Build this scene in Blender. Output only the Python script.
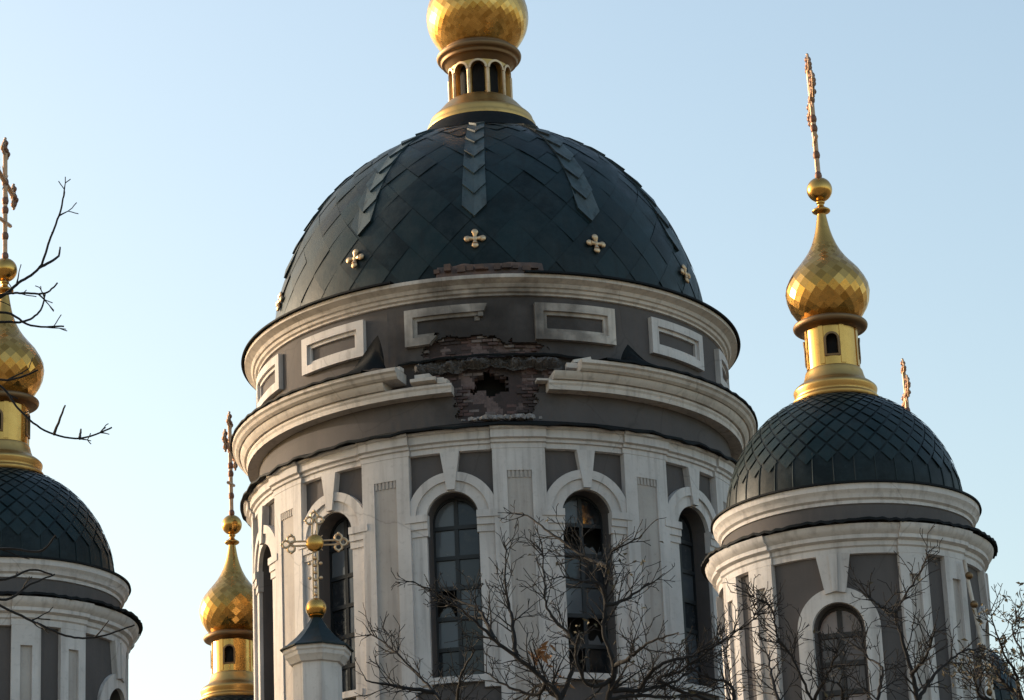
import bpy, bmesh, math, random
from mathutils import Vector, Matrix, noise

R = math.radians
scene = bpy.context.scene
for o in list(bpy.data.objects):
    bpy.data.objects.remove(o)
COL = scene.collection
BASE_Z = 13.6        # the towers stand on the church roof at this height
ZOFF = [0.0]         # subtracted from mesh heights when a part is linked

# ------------------------------------------------------------------ camera
F_PX, PITCH, ROLL = 3085.2, 0.33528, -0.04288
cam_data = bpy.data.cameras.new("camera")
cam = bpy.data.objects.new("camera", cam_data)
COL.objects.link(cam)
cam_data.sensor_fit = 'HORIZONTAL'
cam_data.sensor_width = 36.0
cam_data.lens = 36.0 * F_PX / 1024.0
cam_data.clip_start = 0.1
cam_data.clip_end = 6000
fw = Vector((0, math.cos(PITCH), math.sin(PITCH)))
r0 = Vector((1, 0, 0))
u0 = Vector((0, -math.sin(PITCH), math.cos(PITCH)))
rt = math.cos(ROLL) * r0 + math.sin(ROLL) * u0
up = -math.sin(ROLL) * r0 + math.cos(ROLL) * u0
m = Matrix((rt, up, -fw)).transposed().to_4x4()
m.translation = Vector((0, 0, 1.7))
cam.matrix_world = m
scene.camera = cam

# ------------------------------------------------------------------ sky, sun, exposure
SUN_AZ, SUN_EL = -65.0, 13.0          # azimuth from +Y, clockwise
world = bpy.data.worlds.new("World")
scene.world = world
world.use_nodes = True
wn = world.node_tree
sky = wn.nodes.new('ShaderNodeTexSky')
sky.sky_type = 'NISHITA'
sky.sun_disc = False
sky.sun_elevation = R(SUN_EL)
sky.sun_rotation = R(SUN_AZ % 360)
sky.altitude = 100
sky.air_density = 1.25
sky.dust_density = 3.2
sky.ozone_density = 0.9
wn.links.new(sky.outputs[0], wn.nodes['Background'].inputs[0])
wn.nodes['Background'].inputs[1].default_value = 0.15
sl = bpy.data.lights.new("sun", 'SUN')
sl.energy = 2.0
sl.angle = R(0.5)
sl.color = (1.0, 0.86, 0.69)
so = bpy.data.objects.new("sun", sl)
COL.objects.link(so)
sd = Vector((math.sin(R(SUN_AZ)) * math.cos(R(SUN_EL)), math.cos(R(SUN_AZ)) * math.cos(R(SUN_EL)), math.sin(R(SUN_EL))))
so.rotation_euler = sd.to_track_quat('Z', 'Y').to_euler()
so.location = sd * 200
vs = scene.view_settings
vs.view_transform = 'Standard'
vs.look = 'None'
vs.gamma = 1
vs.use_curve_mapping = False
vs.exposure = 1.12


# ------------------------------------------------------------------ materials
def new_mat(name):
    mt = bpy.data.materials.new(name)
    mt.use_nodes = True
    nt = mt.node_tree
    return mt, nt, nt.nodes['Principled BSDF']


def nd(nt, t, **kw):
    n = nt.nodes.new(t)
    for k, v in kw.items():
        setattr(n, k, v)
    return n


def noise_fac(nt, scale, detail=4, vec=None, rough=0.55, mapscale=None):
    tc = nd(nt, 'ShaderNodeTexCoord')
    mp = nd(nt, 'ShaderNodeMapping')
    nt.links.new(tc.outputs['Object'], mp.inputs[0])
    if mapscale:
        mp.inputs['Scale'].default_value = mapscale
    n = nd(nt, 'ShaderNodeTexNoise')
    n.inputs['Scale'].default_value = scale
    n.inputs['Detail'].default_value = detail
    n.inputs['Roughness'].default_value = rough
    nt.links.new(mp.outputs[0], n.inputs['Vector'])
    return n.outputs['Fac']


def ramp(nt, fac, stops):
    r = nd(nt, 'ShaderNodeValToRGB')
    e = r.color_ramp.elements
    while len(e) < len(stops):
        e.new(0.5)
    for el, (p, c) in zip(e, stops):
        el.position = p
        el.color = (*c, 1) if len(c) == 3 else c
    nt.links.new(fac, r.inputs[0])
    return r.outputs[0]


def mixc(nt, fac, a, b, mode='MIX'):
    n = nd(nt, 'ShaderNodeMix', data_type='RGBA', blend_type=mode)
    for sock, v in ((n.inputs['Factor'], fac), (n.inputs[6], a), (n.inputs[7], b)):
        if isinstance(v, (int, float)):
            sock.default_value = v
        elif isinstance(v, tuple):
            sock.default_value = (*v, 1)
        else:
            nt.links.new(v, sock)
    return n.outputs[2]


def bump(nt, bs, fac, strength, dist=0.02):
    b = nd(nt, 'ShaderNodeBump')
    b.inputs['Strength'].default_value = strength
    b.inputs['Distance'].default_value = dist
    nt.links.new(fac, b.inputs['Height'])
    nt.links.new(b.outputs[0], bs.inputs['Normal'])


def tint_of(nt):
    a = nd(nt, 'ShaderNodeVertexColor', layer_name='tint')
    s = nd(nt, 'ShaderNodeSeparateColor')
    nt.links.new(a.outputs[0], s.inputs[0])
    return s.outputs[0]


def plaster(name, base, dirt, soot=False):
    mt, nt, bs = new_mat(name)
    big = noise_fac(nt, 0.9, 5)
    streak = noise_fac(nt, 1.0, 5, mapscale=(5.5, 5.5, 0.32))
    fine = noise_fac(nt, 9, 6, rough=0.7)
    c = mixc(nt, ramp(nt, big, [(0.36, (0, 0, 0)), (0.72, (1, 1, 1))]), base, tuple(0.80 * v for v in base))
    c = mixc(nt, ramp(nt, streak, [(0.50, (0, 0, 0)), (0.76, (0.8, 0.8, 0.8))]), c, dirt)
    c = mixc(nt, ramp(nt, fine, [(0.55, (0, 0, 0)), (0.80, (0.45, 0.45, 0.45))]), c, tuple(0.7 * v for v in dirt))
    vo = nd(nt, 'ShaderNodeTexVoronoi', feature='DISTANCE_TO_EDGE')
    vo.inputs['Scale'].default_value = 0.28
    tcv = nd(nt, 'ShaderNodeTexCoord')
    wv = nd(nt, 'ShaderNodeTexNoise')
    wv.inputs['Scale'].default_value = 2.2
    wv.inputs['Detail'].default_value = 5
    nt.links.new(tcv.outputs['Object'], wv.inputs['Vector'])
    wm = mixc(nt, 0.22, tcv.outputs['Object'], wv.outputs['Color'], 'ADD')
    nt.links.new(wm, vo.inputs['Vector'])
    crk = ramp(nt, vo.outputs['Distance'], [(0.0, (0.35, 0.35, 0.35)), (0.005, (0, 0, 0))])
    c = mixc(nt, crk, c, tuple(0.45 * v for v in dirt))
    if soot:
        # smoke stain left by the strike, a patch of its own around the hole
        tc = nd(nt, 'ShaderNodeTexCoord')
        d = nd(nt, 'ShaderNodeVectorMath', operation='SUBTRACT')
        nt.links.new(tc.outputs['Object'], d.inputs[0])
        d.inputs[1].default_value = (0.0, -6.1, 26.0 - BASE_Z)
        sc = nd(nt, 'ShaderNodeVectorMath', operation='MULTIPLY')
        nt.links.new(d.outputs[0], sc.inputs[0])
        sc.inputs[1].default_value = (0.23, 0.23, 0.36)
        ln = nd(nt, 'ShaderNodeVectorMath', operation='LENGTH')
        nt.links.new(sc.outputs[0], ln.inputs[0])
        wob = noise_fac(nt, 1.3, 5)
        ad = nd(nt, 'ShaderNodeMath', operation='ADD')
        nt.links.new(ln.outputs['Value'], ad.inputs[0])
        nt.links.new(wob, ad.inputs[1])
        c = mixc(nt, ramp(nt, scale01(nt, ad.outputs[0], 1.9), [(0.34, (0.94, 0.94, 0.94)), (0.48, (0.60, 0.60, 0.60)), (0.64, (0, 0, 0))]), c, (0.030, 0.026, 0.025))
    nt.links.new(c, bs.inputs['Base Color'])
    bs.inputs['Roughness'].default_value = 0.9
    bs.inputs['Specular IOR Level'].default_value = 0.25
    bump(nt, bs, fine, 0.35, 0.02)
    return mt


def scale01(nt, sock, mx):
    n = nd(nt, 'ShaderNodeMath', operation='DIVIDE')
    nt.links.new(sock, n.inputs[0])
    n.inputs[1].default_value = mx
    return n.outputs[0]


M = {}
M['cream'] = plaster('cream_plaster', (0.575, 0.515, 0.465), (0.30, 0.26, 0.235))
M['cream_soot'] = plaster('cream_plaster_sooty', (0.575, 0.515, 0.465), (0.30, 0.26, 0.235), True)
M['white'] = plaster('white_plaster', (0.575, 0.540, 0.525), (0.29, 0.262, 0.252))
M['panel'] = plaster('grey_cream_panel', (0.43, 0.39, 0.365), (0.27, 0.24, 0.225))
M['taupe'] = plaster('taupe_plaster', (0.103, 0.092, 0.091), (0.115, 0.10, 0.095))
M['taupe_soot'] = plaster('taupe_plaster_sooty', (0.103, 0.092, 0.091), (0.105, 0.09, 0.086), True)


def metal_paint(name, c0, c1, rough=0.38, spec=0.5, lift=1.0):
    mt, nt, bs = new_mat(name)
    t = tint_of(nt)
    c = mixc(nt, t, c0, c1)
    blotch = noise_fac(nt, 1.6, 6, rough=0.65)
    c = mixc(nt, ramp(nt, blotch, [(0.45, (0, 0, 0)), (0.70, (0.7, 0.7, 0.7))]), c, (0.034 * lift, 0.047 * lift, 0.053 * lift))  # blotchy tone, with a mottled blue-green sheen put into the colour
    patch = noise_fac(nt, 0.7, 6, rough=0.75)
    c = mixc(nt, ramp(nt, patch, [(0.47, (0, 0, 0)), (0.62, (0.55, 0.55, 0.55))]), c, (0.022 * lift, 0.040 * lift, 0.047 * lift))
    run = noise_fac(nt, 1.0, 5, mapscale=(4.5, 4.5, 0.35))
    c = mixc(nt, ramp(nt, run, [(0.50, (0, 0, 0)), (0.70, (0.6, 0.6, 0.6))]), c, (0.010, 0.014, 0.015))
    fine = noise_fac(nt, 14, 5, rough=0.7)
    c = mixc(nt, ramp(nt, fine, [(0.58, (0, 0, 0)), (0.8, (0.5, 0.5, 0.5))]), c, (0.012, 0.014, 0.014))
    nt.links.new(c, bs.inputs['Base Color'])
    rr = ramp(nt, blotch, [(0.3, (rough - 0.08,) * 3), (0.75, (rough + 0.22,) * 3)])
    nt.links.new(rr, bs.inputs['Roughness'])
    bs.inputs['Specular IOR Level'].default_value = spec
    bump(nt, bs, blotch, 0.25, 0.04)
    return mt


M['green'] = metal_paint('green_roof_sheet', (0.002, 0.006, 0.007), (0.010, 0.025, 0.029), 0.42, 0.17, 0.75)
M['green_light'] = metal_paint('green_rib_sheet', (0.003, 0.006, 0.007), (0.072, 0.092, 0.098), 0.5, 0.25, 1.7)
M['flash'] = metal_paint('dark_flashing', (0.005, 0.005, 0.006), (0.014, 0.014, 0.015), 0.7, 0.12, 0.25)


def gold(name, c0, c1, rough):
    mt, nt, bs = new_mat(name)
    t = tint_of(nt)
    c = mixc(nt, t, c0, c1)
    wear = noise_fac(nt, 3.0, 6, rough=0.7)
    c = mixc(nt, ramp(nt, wear, [(0.52, (0, 0, 0)), (0.80, (0.7, 0.7, 0.7))]), c, (0.24, 0.15, 0.06))
    nt.links.new(c, bs.inputs['Base Color'])
    bs.inputs['Metallic'].default_value = 1.0
    rr = ramp(nt, wear, [(0.3, (rough,) * 3), (0.8, (rough + 0.25,) * 3)])
    nt.links.new(rr, bs.inputs['Roughness'])
    bump(nt, bs, wear, 0.12, 0.02)
    return mt


M['gold'] = gold('gilded_copper', (0.40, 0.21, 0.05), (0.66, 0.38, 0.11), 0.16)
M['gold_dull'] = gold('dull_gilding', (0.42, 0.25, 0.08), (0.56, 0.35, 0.13), 0.32)
M['bronze'] = gold('dark_bronze', (0.16, 0.10, 0.055), (0.24, 0.15, 0.08), 0.42)
M['pale_gold'] = gold('weathered_pale_gold', (0.52, 0.37, 0.23), (0.66, 0.48, 0.31), 0.45)


M['cross_worn'] = gold('worn_reddish_gilding', (0.15, 0.075, 0.055), (0.26, 0.15, 0.11), 0.5)
M['cross_shaft'] = gold('worn_cross_gilding', (0.38, 0.24, 0.15), (0.50, 0.34, 0.23), 0.5)


def simple(name, c, rough=0.6, var=None, scale=4, metallic=0, bmp=0.2):
    mt, nt, bs = new_mat(name)
    f = noise_fac(nt, scale, 5)
    v = var or tuple(0.55 * x for x in c)
    nt.links.new(mixc(nt, ramp(nt, f, [(0.35, (0, 0, 0)), (0.68, (1, 1, 1))]), c, v), bs.inputs['Base Color'])
    bs.inputs['Roughness'].default_value = rough
    bs.inputs['Metallic'].default_value = metallic
    if bmp:
        bump(nt, bs, f, bmp, 0.02)
    return mt


M['frame'] = simple('window_frame_paint', (0.009, 0.012, 0.016), 0.55)
M['frame_brown'] = simple('brown_window_frame', (0.025, 0.017, 0.015), 0.55)
M['dark'] = simple('interior_shade_black', (0.012, 0.011, 0.011), 0.95)  # near-black base colour stands in for shade inside the hollow drums
M['rust'] = simple('bare_rusty_edge', (0.13, 0.075, 0.055), 0.8, (0.05, 0.035, 0.03), 3)
M['bark'] = simple('dark_bark', (0.010, 0.008, 0.008), 0.95, (0.005, 0.004, 0.004), 12)
M['bark2'] = simple('brown_bark', (0.012, 0.009, 0.009), 0.95, (0.006, 0.005, 0.005), 12)
M['leaf'] = simple('dry_brown_leaf', (0.34, 0.16, 0.06), 0.8, (0.10, 0.06, 0.035), 3, bmp=0)
M['leaf2'] = simple('dry_olive_leaf', (0.10, 0.085, 0.045), 0.8, (0.05, 0.04, 0.03), 3, bmp=0)
M['rubble'] = simple('pale_rubble', (0.30, 0.28, 0.27), 0.95, (0.12, 0.10, 0.10), 9, bmp=0.6)
M['soot_rubble'] = simple('sooty_masonry', (0.12, 0.11, 0.108), 0.95, (0.028, 0.025, 0.025), 2.0, bmp=0.8)
M['pipe'] = simple('galvanised_pipe', (0.55, 0.50, 0.45), 0.5, (0.30, 0.25, 0.21), 6)


def glass_mat(name, c0, c1, rough=0.06):
    mt, nt, bs = new_mat(name)
    t = tint_of(nt)
    d = noise_fac(nt, 5, 5, rough=0.7)
    c = mixc(nt, t, c0, c1)
    c = mixc(nt, ramp(nt, d, [(0.5, (0, 0, 0)), (0.8, (0.4, 0.4, 0.4))]), c, (0.10, 0.10, 0.10))
    nt.links.new(c, bs.inputs['Base Color'])
    nt.links.new(ramp(nt, d, [(0.4, (rough,) * 3), (0.8, (rough + 0.3,) * 3)]), bs.inputs['Roughness'])
    bs.inputs['Specular IOR Level'].default_value = 0.4
    return mt


M['glass'] = glass_mat('dusty_window_glass', (0.008, 0.010, 0.013), (0.105, 0.115, 0.13))
M['glass_warm'] = glass_mat('dim_warm_glass', (0.09, 0.065, 0.06), (0.30, 0.225, 0.21))


def brick_mat():
    mt, nt, bs = new_mat('exposed_brick')
    t = tint_of(nt)
    c = ramp(nt, t, [(0.0, (0.035, 0.028, 0.028)), (0.35, (0.085, 0.052, 0.050)), (0.7, (0.125, 0.075, 0.070)), (1.0, (0.22, 0.19, 0.185))])
    d = noise_fac(nt, 3.5, 6, rough=0.7)
    c = mixc(nt, ramp(nt, d, [(0.45, (0, 0, 0)), (0.7, (0.85, 0.85, 0.85))]), c, (0.030, 0.026, 0.026))
    nt.links.new(c, bs.inputs['Base Color'])
    bs.inputs['Roughness'].default_value = 0.95
    bump(nt, bs, noise_fac(nt, 18, 6), 0.6, 0.03)
    return mt


M['brick'] = brick_mat()


def ground_mat():
    mt, nt, bs = new_mat('autumn_ground')
    a = noise_fac(nt, 0.05, 6)
    b = noise_fac(nt, 2.0, 6, rough=0.7)
    c = mixc(nt, ramp(nt, a, [(0.42, (0, 0, 0)), (0.6, (1, 1, 1))]), (0.30, 0.25, 0.20), (0.20, 0.17, 0.11))
    c = mixc(nt, ramp(nt, b, [(0.45, (0, 0, 0)), (0.75, (0.7, 0.7, 0.7))]), c, (0.12, 0.09, 0.06))
    nt.links.new(c, bs.inputs['Base Color'])
    bs.inputs['Roughness'].default_value = 0.95
    return mt


M['ground'] = ground_mat()


# ------------------------------------------------------------------ mesh helpers
class MB:
    def __init__(self):
        self.v, self.f, self.t, self.mi = [], [], [], []
        self.cur = 0

    def face(self, pts, tint=0.5):
        i = len(self.v)
        self.v += [tuple(p) for p in pts]
        self.f.append(tuple(range(i, i + len(pts))))
        self.t.append(tint)
        self.mi.append(self.cur)

    def grid(self, rows, tint=0.5, closed=False):
        """rows: list of equal-length point lists; quads share vertices."""
        n = len(rows[0])
        b = len(self.v)
        for r in rows:
            self.v += [tuple(p) for p in r]
        for i in range(len(rows) - 1):
            for j in range(n if closed else n - 1):
                k = (j + 1) % n
                self.f.append((b + i * n + j, b + i * n + k, b + (i + 1) * n + k, b + (i + 1) * n + j))
                self.t.append(tint)
                self.mi.append(self.cur)

    def fan(self, pts, tint=0.5):
        self.face(pts, tint)

    def build(self, name, mat, parent=None, smooth=40, loc=None):
        me = bpy.data.meshes.new(name)
        me.from_pydata([(x, y, z - ZOFF[0]) for x, y, z in self.v], [], self.f)
        for mt in (mat if isinstance(mat, (list, tuple)) else [mat]):
            me.materials.append(mt)
        me.polygons.foreach_set('material_index', self.mi)
        ca = me.color_attributes.new('tint', 'FLOAT_COLOR', 'CORNER')
        data = []
        for f, t in zip(self.f, self.t):
            data += [t, t, t, 1.0] * len(f)
        ca.data.foreach_set('color', data)
        bm = bmesh.new()
        bm.from_mesh(me)
        bmesh.ops.remove_doubles(bm, verts=bm.verts, dist=0.0004)
        bmesh.ops.recalc_face_normals(bm, faces=bm.faces)
        bm.to_mesh(me)
        bm.free()
        if smooth:
            me.polygons.foreach_set('use_smooth', [True] * len(me.polygons))
            me.set_sharp_from_angle(angle=R(smooth))
        o = bpy.data.objects.new(name, me)
        COL.objects.link(o)
        if parent:
            o.parent = parent
        if loc:
            o.location = loc
        return o

    # --- wrapped round the z axis: a in degrees, a=0 towards the camera side (-Y), + to the right
    def lathe(self, prof, a0=-180, a1=180, n=96, closed=False, cap=False, rfun=None, zfun=None, tint=0.5):
        full = abs(a1 - a0 - 360) < 1e-6
        cols = n if full else n + 1
        rows = []
        pr = list(prof) + ([prof[0]] if closed else [])
        for r, z in pr:
            row = []
            for j in range(cols):
                a = a0 + (a1 - a0) * j / n
                row.append(P(a, r + (rfun(a, r, z) if rfun else 0), z + (zfun(a, r, z) if zfun else 0)))
            rows.append(row)
        self.grid(rows, tint, closed=full)
        if cap and not full:
            self.face([P(a0, r, z) for r, z in prof], tint)
            self.face([P(a1, r, z) for r, z in prof], tint)

    def plate(self, a0, a1, z0, z1, r0, r1, n=3, tint=0.5):
        self.strip([((a0 + (a1 - a0) * i / n, z0), (a0 + (a1 - a0) * i / n, z1)) for i in range(n + 1)], r0, r1, tint)

    def strip(self, pairs, r0, r1, tint=0.5, closed=False):
        """pairs of (inner, outer) points in (azimuth, z); solid between radii r0 and r1."""
        q = list(pairs) + ([pairs[0]] if closed else [])
        rows = [[P(a[0], r1, a[1]) for a, b in q], [P(b[0], r1, b[1]) for a, b in q],
                [P(b[0], r0, b[1]) for a, b in q], [P(a[0], r0, a[1]) for a, b in q],
                [P(a[0], r1, a[1]) for a, b in q]]
        self.grid(rows, tint)
        if not closed:
            for a, b in (q[0], q[-1]):
                self.face([P(a[0], r1, a[1]), P(b[0], r1, b[1]), P(b[0], r0, b[1]), P(a[0], r0, a[1])], tint)

    def tube(self, pts, radii, sides=6, tint=0.5, cap=True):
        pts = [Vector(p) for p in pts]
        rows = []
        nrm = None
        for i, p in enumerate(pts):
            d = (pts[min(i + 1, len(pts) - 1)] - pts[max(i - 1, 0)])
            if d.length < 1e-9:
                d = Vector((0, 0, 1))
            d.normalize()
            if nrm is None:
                nrm = d.orthogonal().normalized()
            else:
                nrm = (nrm - d * nrm.dot(d))
                nrm = nrm.normalized() if nrm.length > 1e-6 else d.orthogonal().normalized()
            bi = d.cross(nrm)
            r = radii[i] if isinstance(radii, (list, tuple)) else radii
            rows.append([p + (nrm * math.cos(2 * math.pi * k / sides) + bi * math.sin(2 * math.pi * k / sides)) * r for k in range(sides)])
        self.grid(rows, tint, closed=True)
        if cap:
            self.face(rows[0], tint)
            self.face(rows[-1], tint)

    def box(self, c, s, mat3=None, tint=0.5):
        c = Vector(c)
        p = []
        for x in (-1, 1):
            for y in (-1, 1):
                for z in (-1, 1):
                    d = Vector((x * s[0] / 2, y * s[1] / 2, z * s[2] / 2))
                    p.append(c + (mat3 @ d if mat3 else d))
        for f in ((0, 1, 3, 2), (4, 6, 7, 5), (0, 4, 5, 1), (2, 3, 7, 6), (0, 2, 6, 4), (1, 5, 7, 3)):
            self.face([p[i] for i in f], tint)

    def ball(self, c, r, n=12, m=8, sq=(1, 1, 1), tint=0.5, mat3=None):
        c = Vector(c)
        rows = []
        for i in range(m + 1):
            t = math.pi * i / m
            row = []
            for j in range(n):
                a = 2 * math.pi * j / n
                d = Vector((r * sq[0] * math.sin(t) * math.cos(a), r * sq[1] * math.sin(t) * math.sin(a), r * sq[2] * math.cos(t)))
                row.append(c + (mat3 @ d if mat3 else d))
            rows.append(row)
        self.grid(rows, tint, closed=True)


def P(a, r, z):
    t = math.radians(a)
    return (r * math.sin(t), -r * math.cos(t), z)


def tag(o, label=None, cat=None, group=None, kind=None):
    for k, v in (('label', label), ('category', cat), ('group', group), ('kind', kind)):
        if v:
            o[k] = v
    return o


def empty(name, loc, rz=0):
    o = bpy.data.objects.new(name, None)
    COL.objects.link(o)
    o.location = loc
    o.rotation_euler.z = rz
    o.empty_display_size = 0.3
    return o


def copy_tree(o, parent=None):
    c = o.copy()
    COL.objects.link(c)
    if parent:
        c.parent = parent
    for ch in [x for x in bpy.data.objects if x.parent == o]:
        copy_tree(ch, c)
    return c


def interp(tab, x):
    for (x0, y0), (x1, y1) in zip(tab, tab[1:]):
        if x0 <= x <= x1:
            t = (x - x0) / (x1 - x0)
            return y0 + (y1 - y0) * t
    return tab[0][1] if x < tab[0][0] else tab[-1][1]


def smooth_prof(pts, sub=6):
    """Catmull-Rom through (r, z) points."""
    out = []
    q = [pts[0]] + list(pts) + [pts[-1]]
    for i in range(1, len(q) - 2):
        p0, p1, p2, p3 = (Vector(q[k]) for k in (i - 1, i, i + 1, i + 2))
        for s in range(sub):
            t = s / sub
            v = 0.5 * ((2 * p1) + (p2 - p0) * t + (2 * p0 - 5 * p1 + 4 * p2 - p3) * t * t + (3 * p1 - p0 - 3 * p2 + p3) * t ** 3)
            out.append((max(v.x, 0.001), v.y))
    out.append(pts[-1])
    return out


def tiled_shell(mb, prof, n, start=0.0, end=1.0, lift=0.015, gap=0.03, rng=None, aspect=1.25, sub=3, tilt=0.02, phase=0.0, rand=0.006, tmin=0.0):
    """diamond sheets laid over a surface of revolution given by a dense (r,z) profile; start/end in arc length fraction"""
    rng = rng or random.Random(1)
    L = [0]
    for a, b in zip(prof, prof[1:]):
        L.append(L[-1] + math.hypot(b[0] - a[0], b[1] - a[1]))
    tot = L[-1]
    tr = [(l / tot, p[0]) for l, p in zip(L, prof)]
    tz = [(l / tot, p[1]) for l, p in zip(L, prof)]

    def pt(a, s, off):
        s = min(max(s, 0.0), 1.0)
        r, z = interp(tr, s), interp(tz, s)
        e = 0.004
        r2, z2 = interp(tr, min(s + e, 1)), interp(tz, min(s + e, 1))
        r1, z1 = interp(tr, max(s - e, 0)), interp(tz, max(s - e, 0))
        d = math.hypot(r2 - r1, z2 - z1) or 1
        nr, nz = (z2 - z1) / d, -(r2 - r1) / d
        return P(a, max(r + nr * off, 0.002), z + nz * off)
    rows = [start]
    while rows[-1] < end:
        r = interp(tr, rows[-1])
        rows.append(rows[-1] + max(aspect * math.pi * r / n / tot, 0.012))
    da = 360.0 / n
    for i in range(1, len(rows) - 1):
        s0, s1, s2 = rows[i - 1], rows[i], rows[i + 1]
        for j in range(n):
            ac = phase + (j + 0.5 * (i % 2)) * da
            g = 1 - gap
            lo, hi = max(s0, start), s2
            tt = tmin + (1 - tmin) * rng.random()
            o1, o2, o3 = (rng.uniform(-rand, rand) for _ in range(3))
            rws = []
            for u in range(sub + 1):
                row = []
                for w in range(sub + 1):
                    x, y = u / sub, w / sub
                    # bilinear diamond: bottom, right, top, left
                    aa = ((1 - x) * (1 - y) * 0 + x * (1 - y) * 0.5 + (1 - x) * y * -0.5) * da
                    ss = (1 - x) * (1 - y) * lo + (x * (1 - y) + (1 - x) * y) * s1 + x * y * hi
                    ss = s1 + (ss - s1) * g
                    off = lift + tilt * (1 - (x + y) / 2) + o1 * (x - y) + o2 * (x + y - 1) + o3
                    row.append(pt(ac + aa * g, ss, max(off, 0.004)))
                rws.append(row)
            mb.grid(rws, tt)
            # rim down to the shell so each sheet has an edge
            edge = rws[0] + [r[-1] for r in rws[1:]] + rws[-1][-2::-1] + [r[0] for r in rws[-2:0:-1]]
    return pt


def diamond_skin(mb, prof, n, start, end, aspect, phase, jit, rng):
    """watertight skin of flat diamond facets following a (r,z) profile"""
    L = [0]
    for a, b in zip(prof, prof[1:]):
        L.append(L[-1] + math.hypot(b[0] - a[0], b[1] - a[1]))
    tot = L[-1]
    tr = [(l / tot, p[0]) for l, p in zip(L, prof)]
    tz = [(l / tot, p[1]) for l, p in zip(L, prof)]
    rows = [start]
    while rows[-1] < end:
        rows.append(rows[-1] + max(aspect * math.pi * interp(tr, rows[-1]) / n / tot, 0.008))
    da = 360.0 / n
    V = []
    for i, s in enumerate(rows):
        V.append([P(phase + (j + 0.5 * (i % 2)) * da + rng.uniform(-jit, jit) * 20, interp(tr, min(s, 1)) + rng.uniform(-jit, jit), interp(tz, min(s, 1))) for j in range(n)])
    for i in range(1, len(rows) - 1):
        o = i % 2
        for j in range(n):
            # diamond whose side corners are on row i, between (j) and (j+1)
            k = (j + 1) % n
            m_ = k if o else j
            mb.face([V[i - 1][m_], V[i][k], V[i + 1][m_], V[i][j]], rng.random())
    for i, d in ((0, 1), (len(rows) - 1, -1)):
        for j in range(n):
            k = (j + 1) % n
            mid = k if i % 2 else j
            mb.face([V[i][j], V[i][k], V[i + d][mid]], 0.5)


def arc_pts(cx, cz, rad, a0, a1, n, rr):
    """points of a circle in wall plane, as (azimuth, z) on radius rr"""
    out = []
    for i in range(n + 1):
        t = R(a0 + (a1 - a0) * i / n)
        out.append((cx + math.degrees(rad * math.cos(t) / rr), cz + rad * math.sin(t)))
    return out


def wall_with_windows(mb, rad, z0, z1, wins, depth, seg=2.5):
    """wins: (azimuth, half width, sill z, spring z); wall skin with arched openings and their reveals"""
    cuts = set()
    edges = []
    for az, hw, zb, zs in wins:
        d = math.degrees(hw / rad)
        edges.append((az - d, az + d, az, hw, zb, zs))
    edges.sort()
    pos = -180 + (edges[0][0] if edges else 0)
    start = edges[0][0]
    for k, (e0, e1, az, hw, zb, zs) in enumerate(edges):
        nxt = edges[k + 1][0] if k + 1 < len(edges) else start + 360
        N = 20
        us = [math.cos(math.pi * (1 - i / N)) for i in range(N + 1)]
        aa = [az + math.degrees(hw * u / rad) for u in us]
        zt = [zs + hw * math.sqrt(max(0, 1 - u * u)) for u in us]
        mb.grid([[P(a, rad, z) for a, z in zip(aa, zt)], [P(a, rad, z1) for a in aa]])
        mb.grid([[P(a, rad, z0) for a in aa], [P(a, rad, zb) for a in aa]])
        ri = rad - depth
        loop = [(aa[0], zb)] + list(zip(aa, zt)) + [(aa[-1], zb)]
        mb.grid([[P(a, rad, z) for a, z in loop], [P(a, ri, z) for a, z in loop]])
        mb.grid([[P(a, rad, zb) for a in aa], [P(a, ri, zb) for a in aa]])
        # jamb segments need the pier boundary at full height
        m_ = max(1, int((nxt - e1) / seg))
        ps = [e1 + (nxt - e1) * i / m_ for i in range(m_ + 1)]
        mb.grid([[P(a, rad, z) for a in ps] for z in (z0, zb, zs, z1)])


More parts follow.
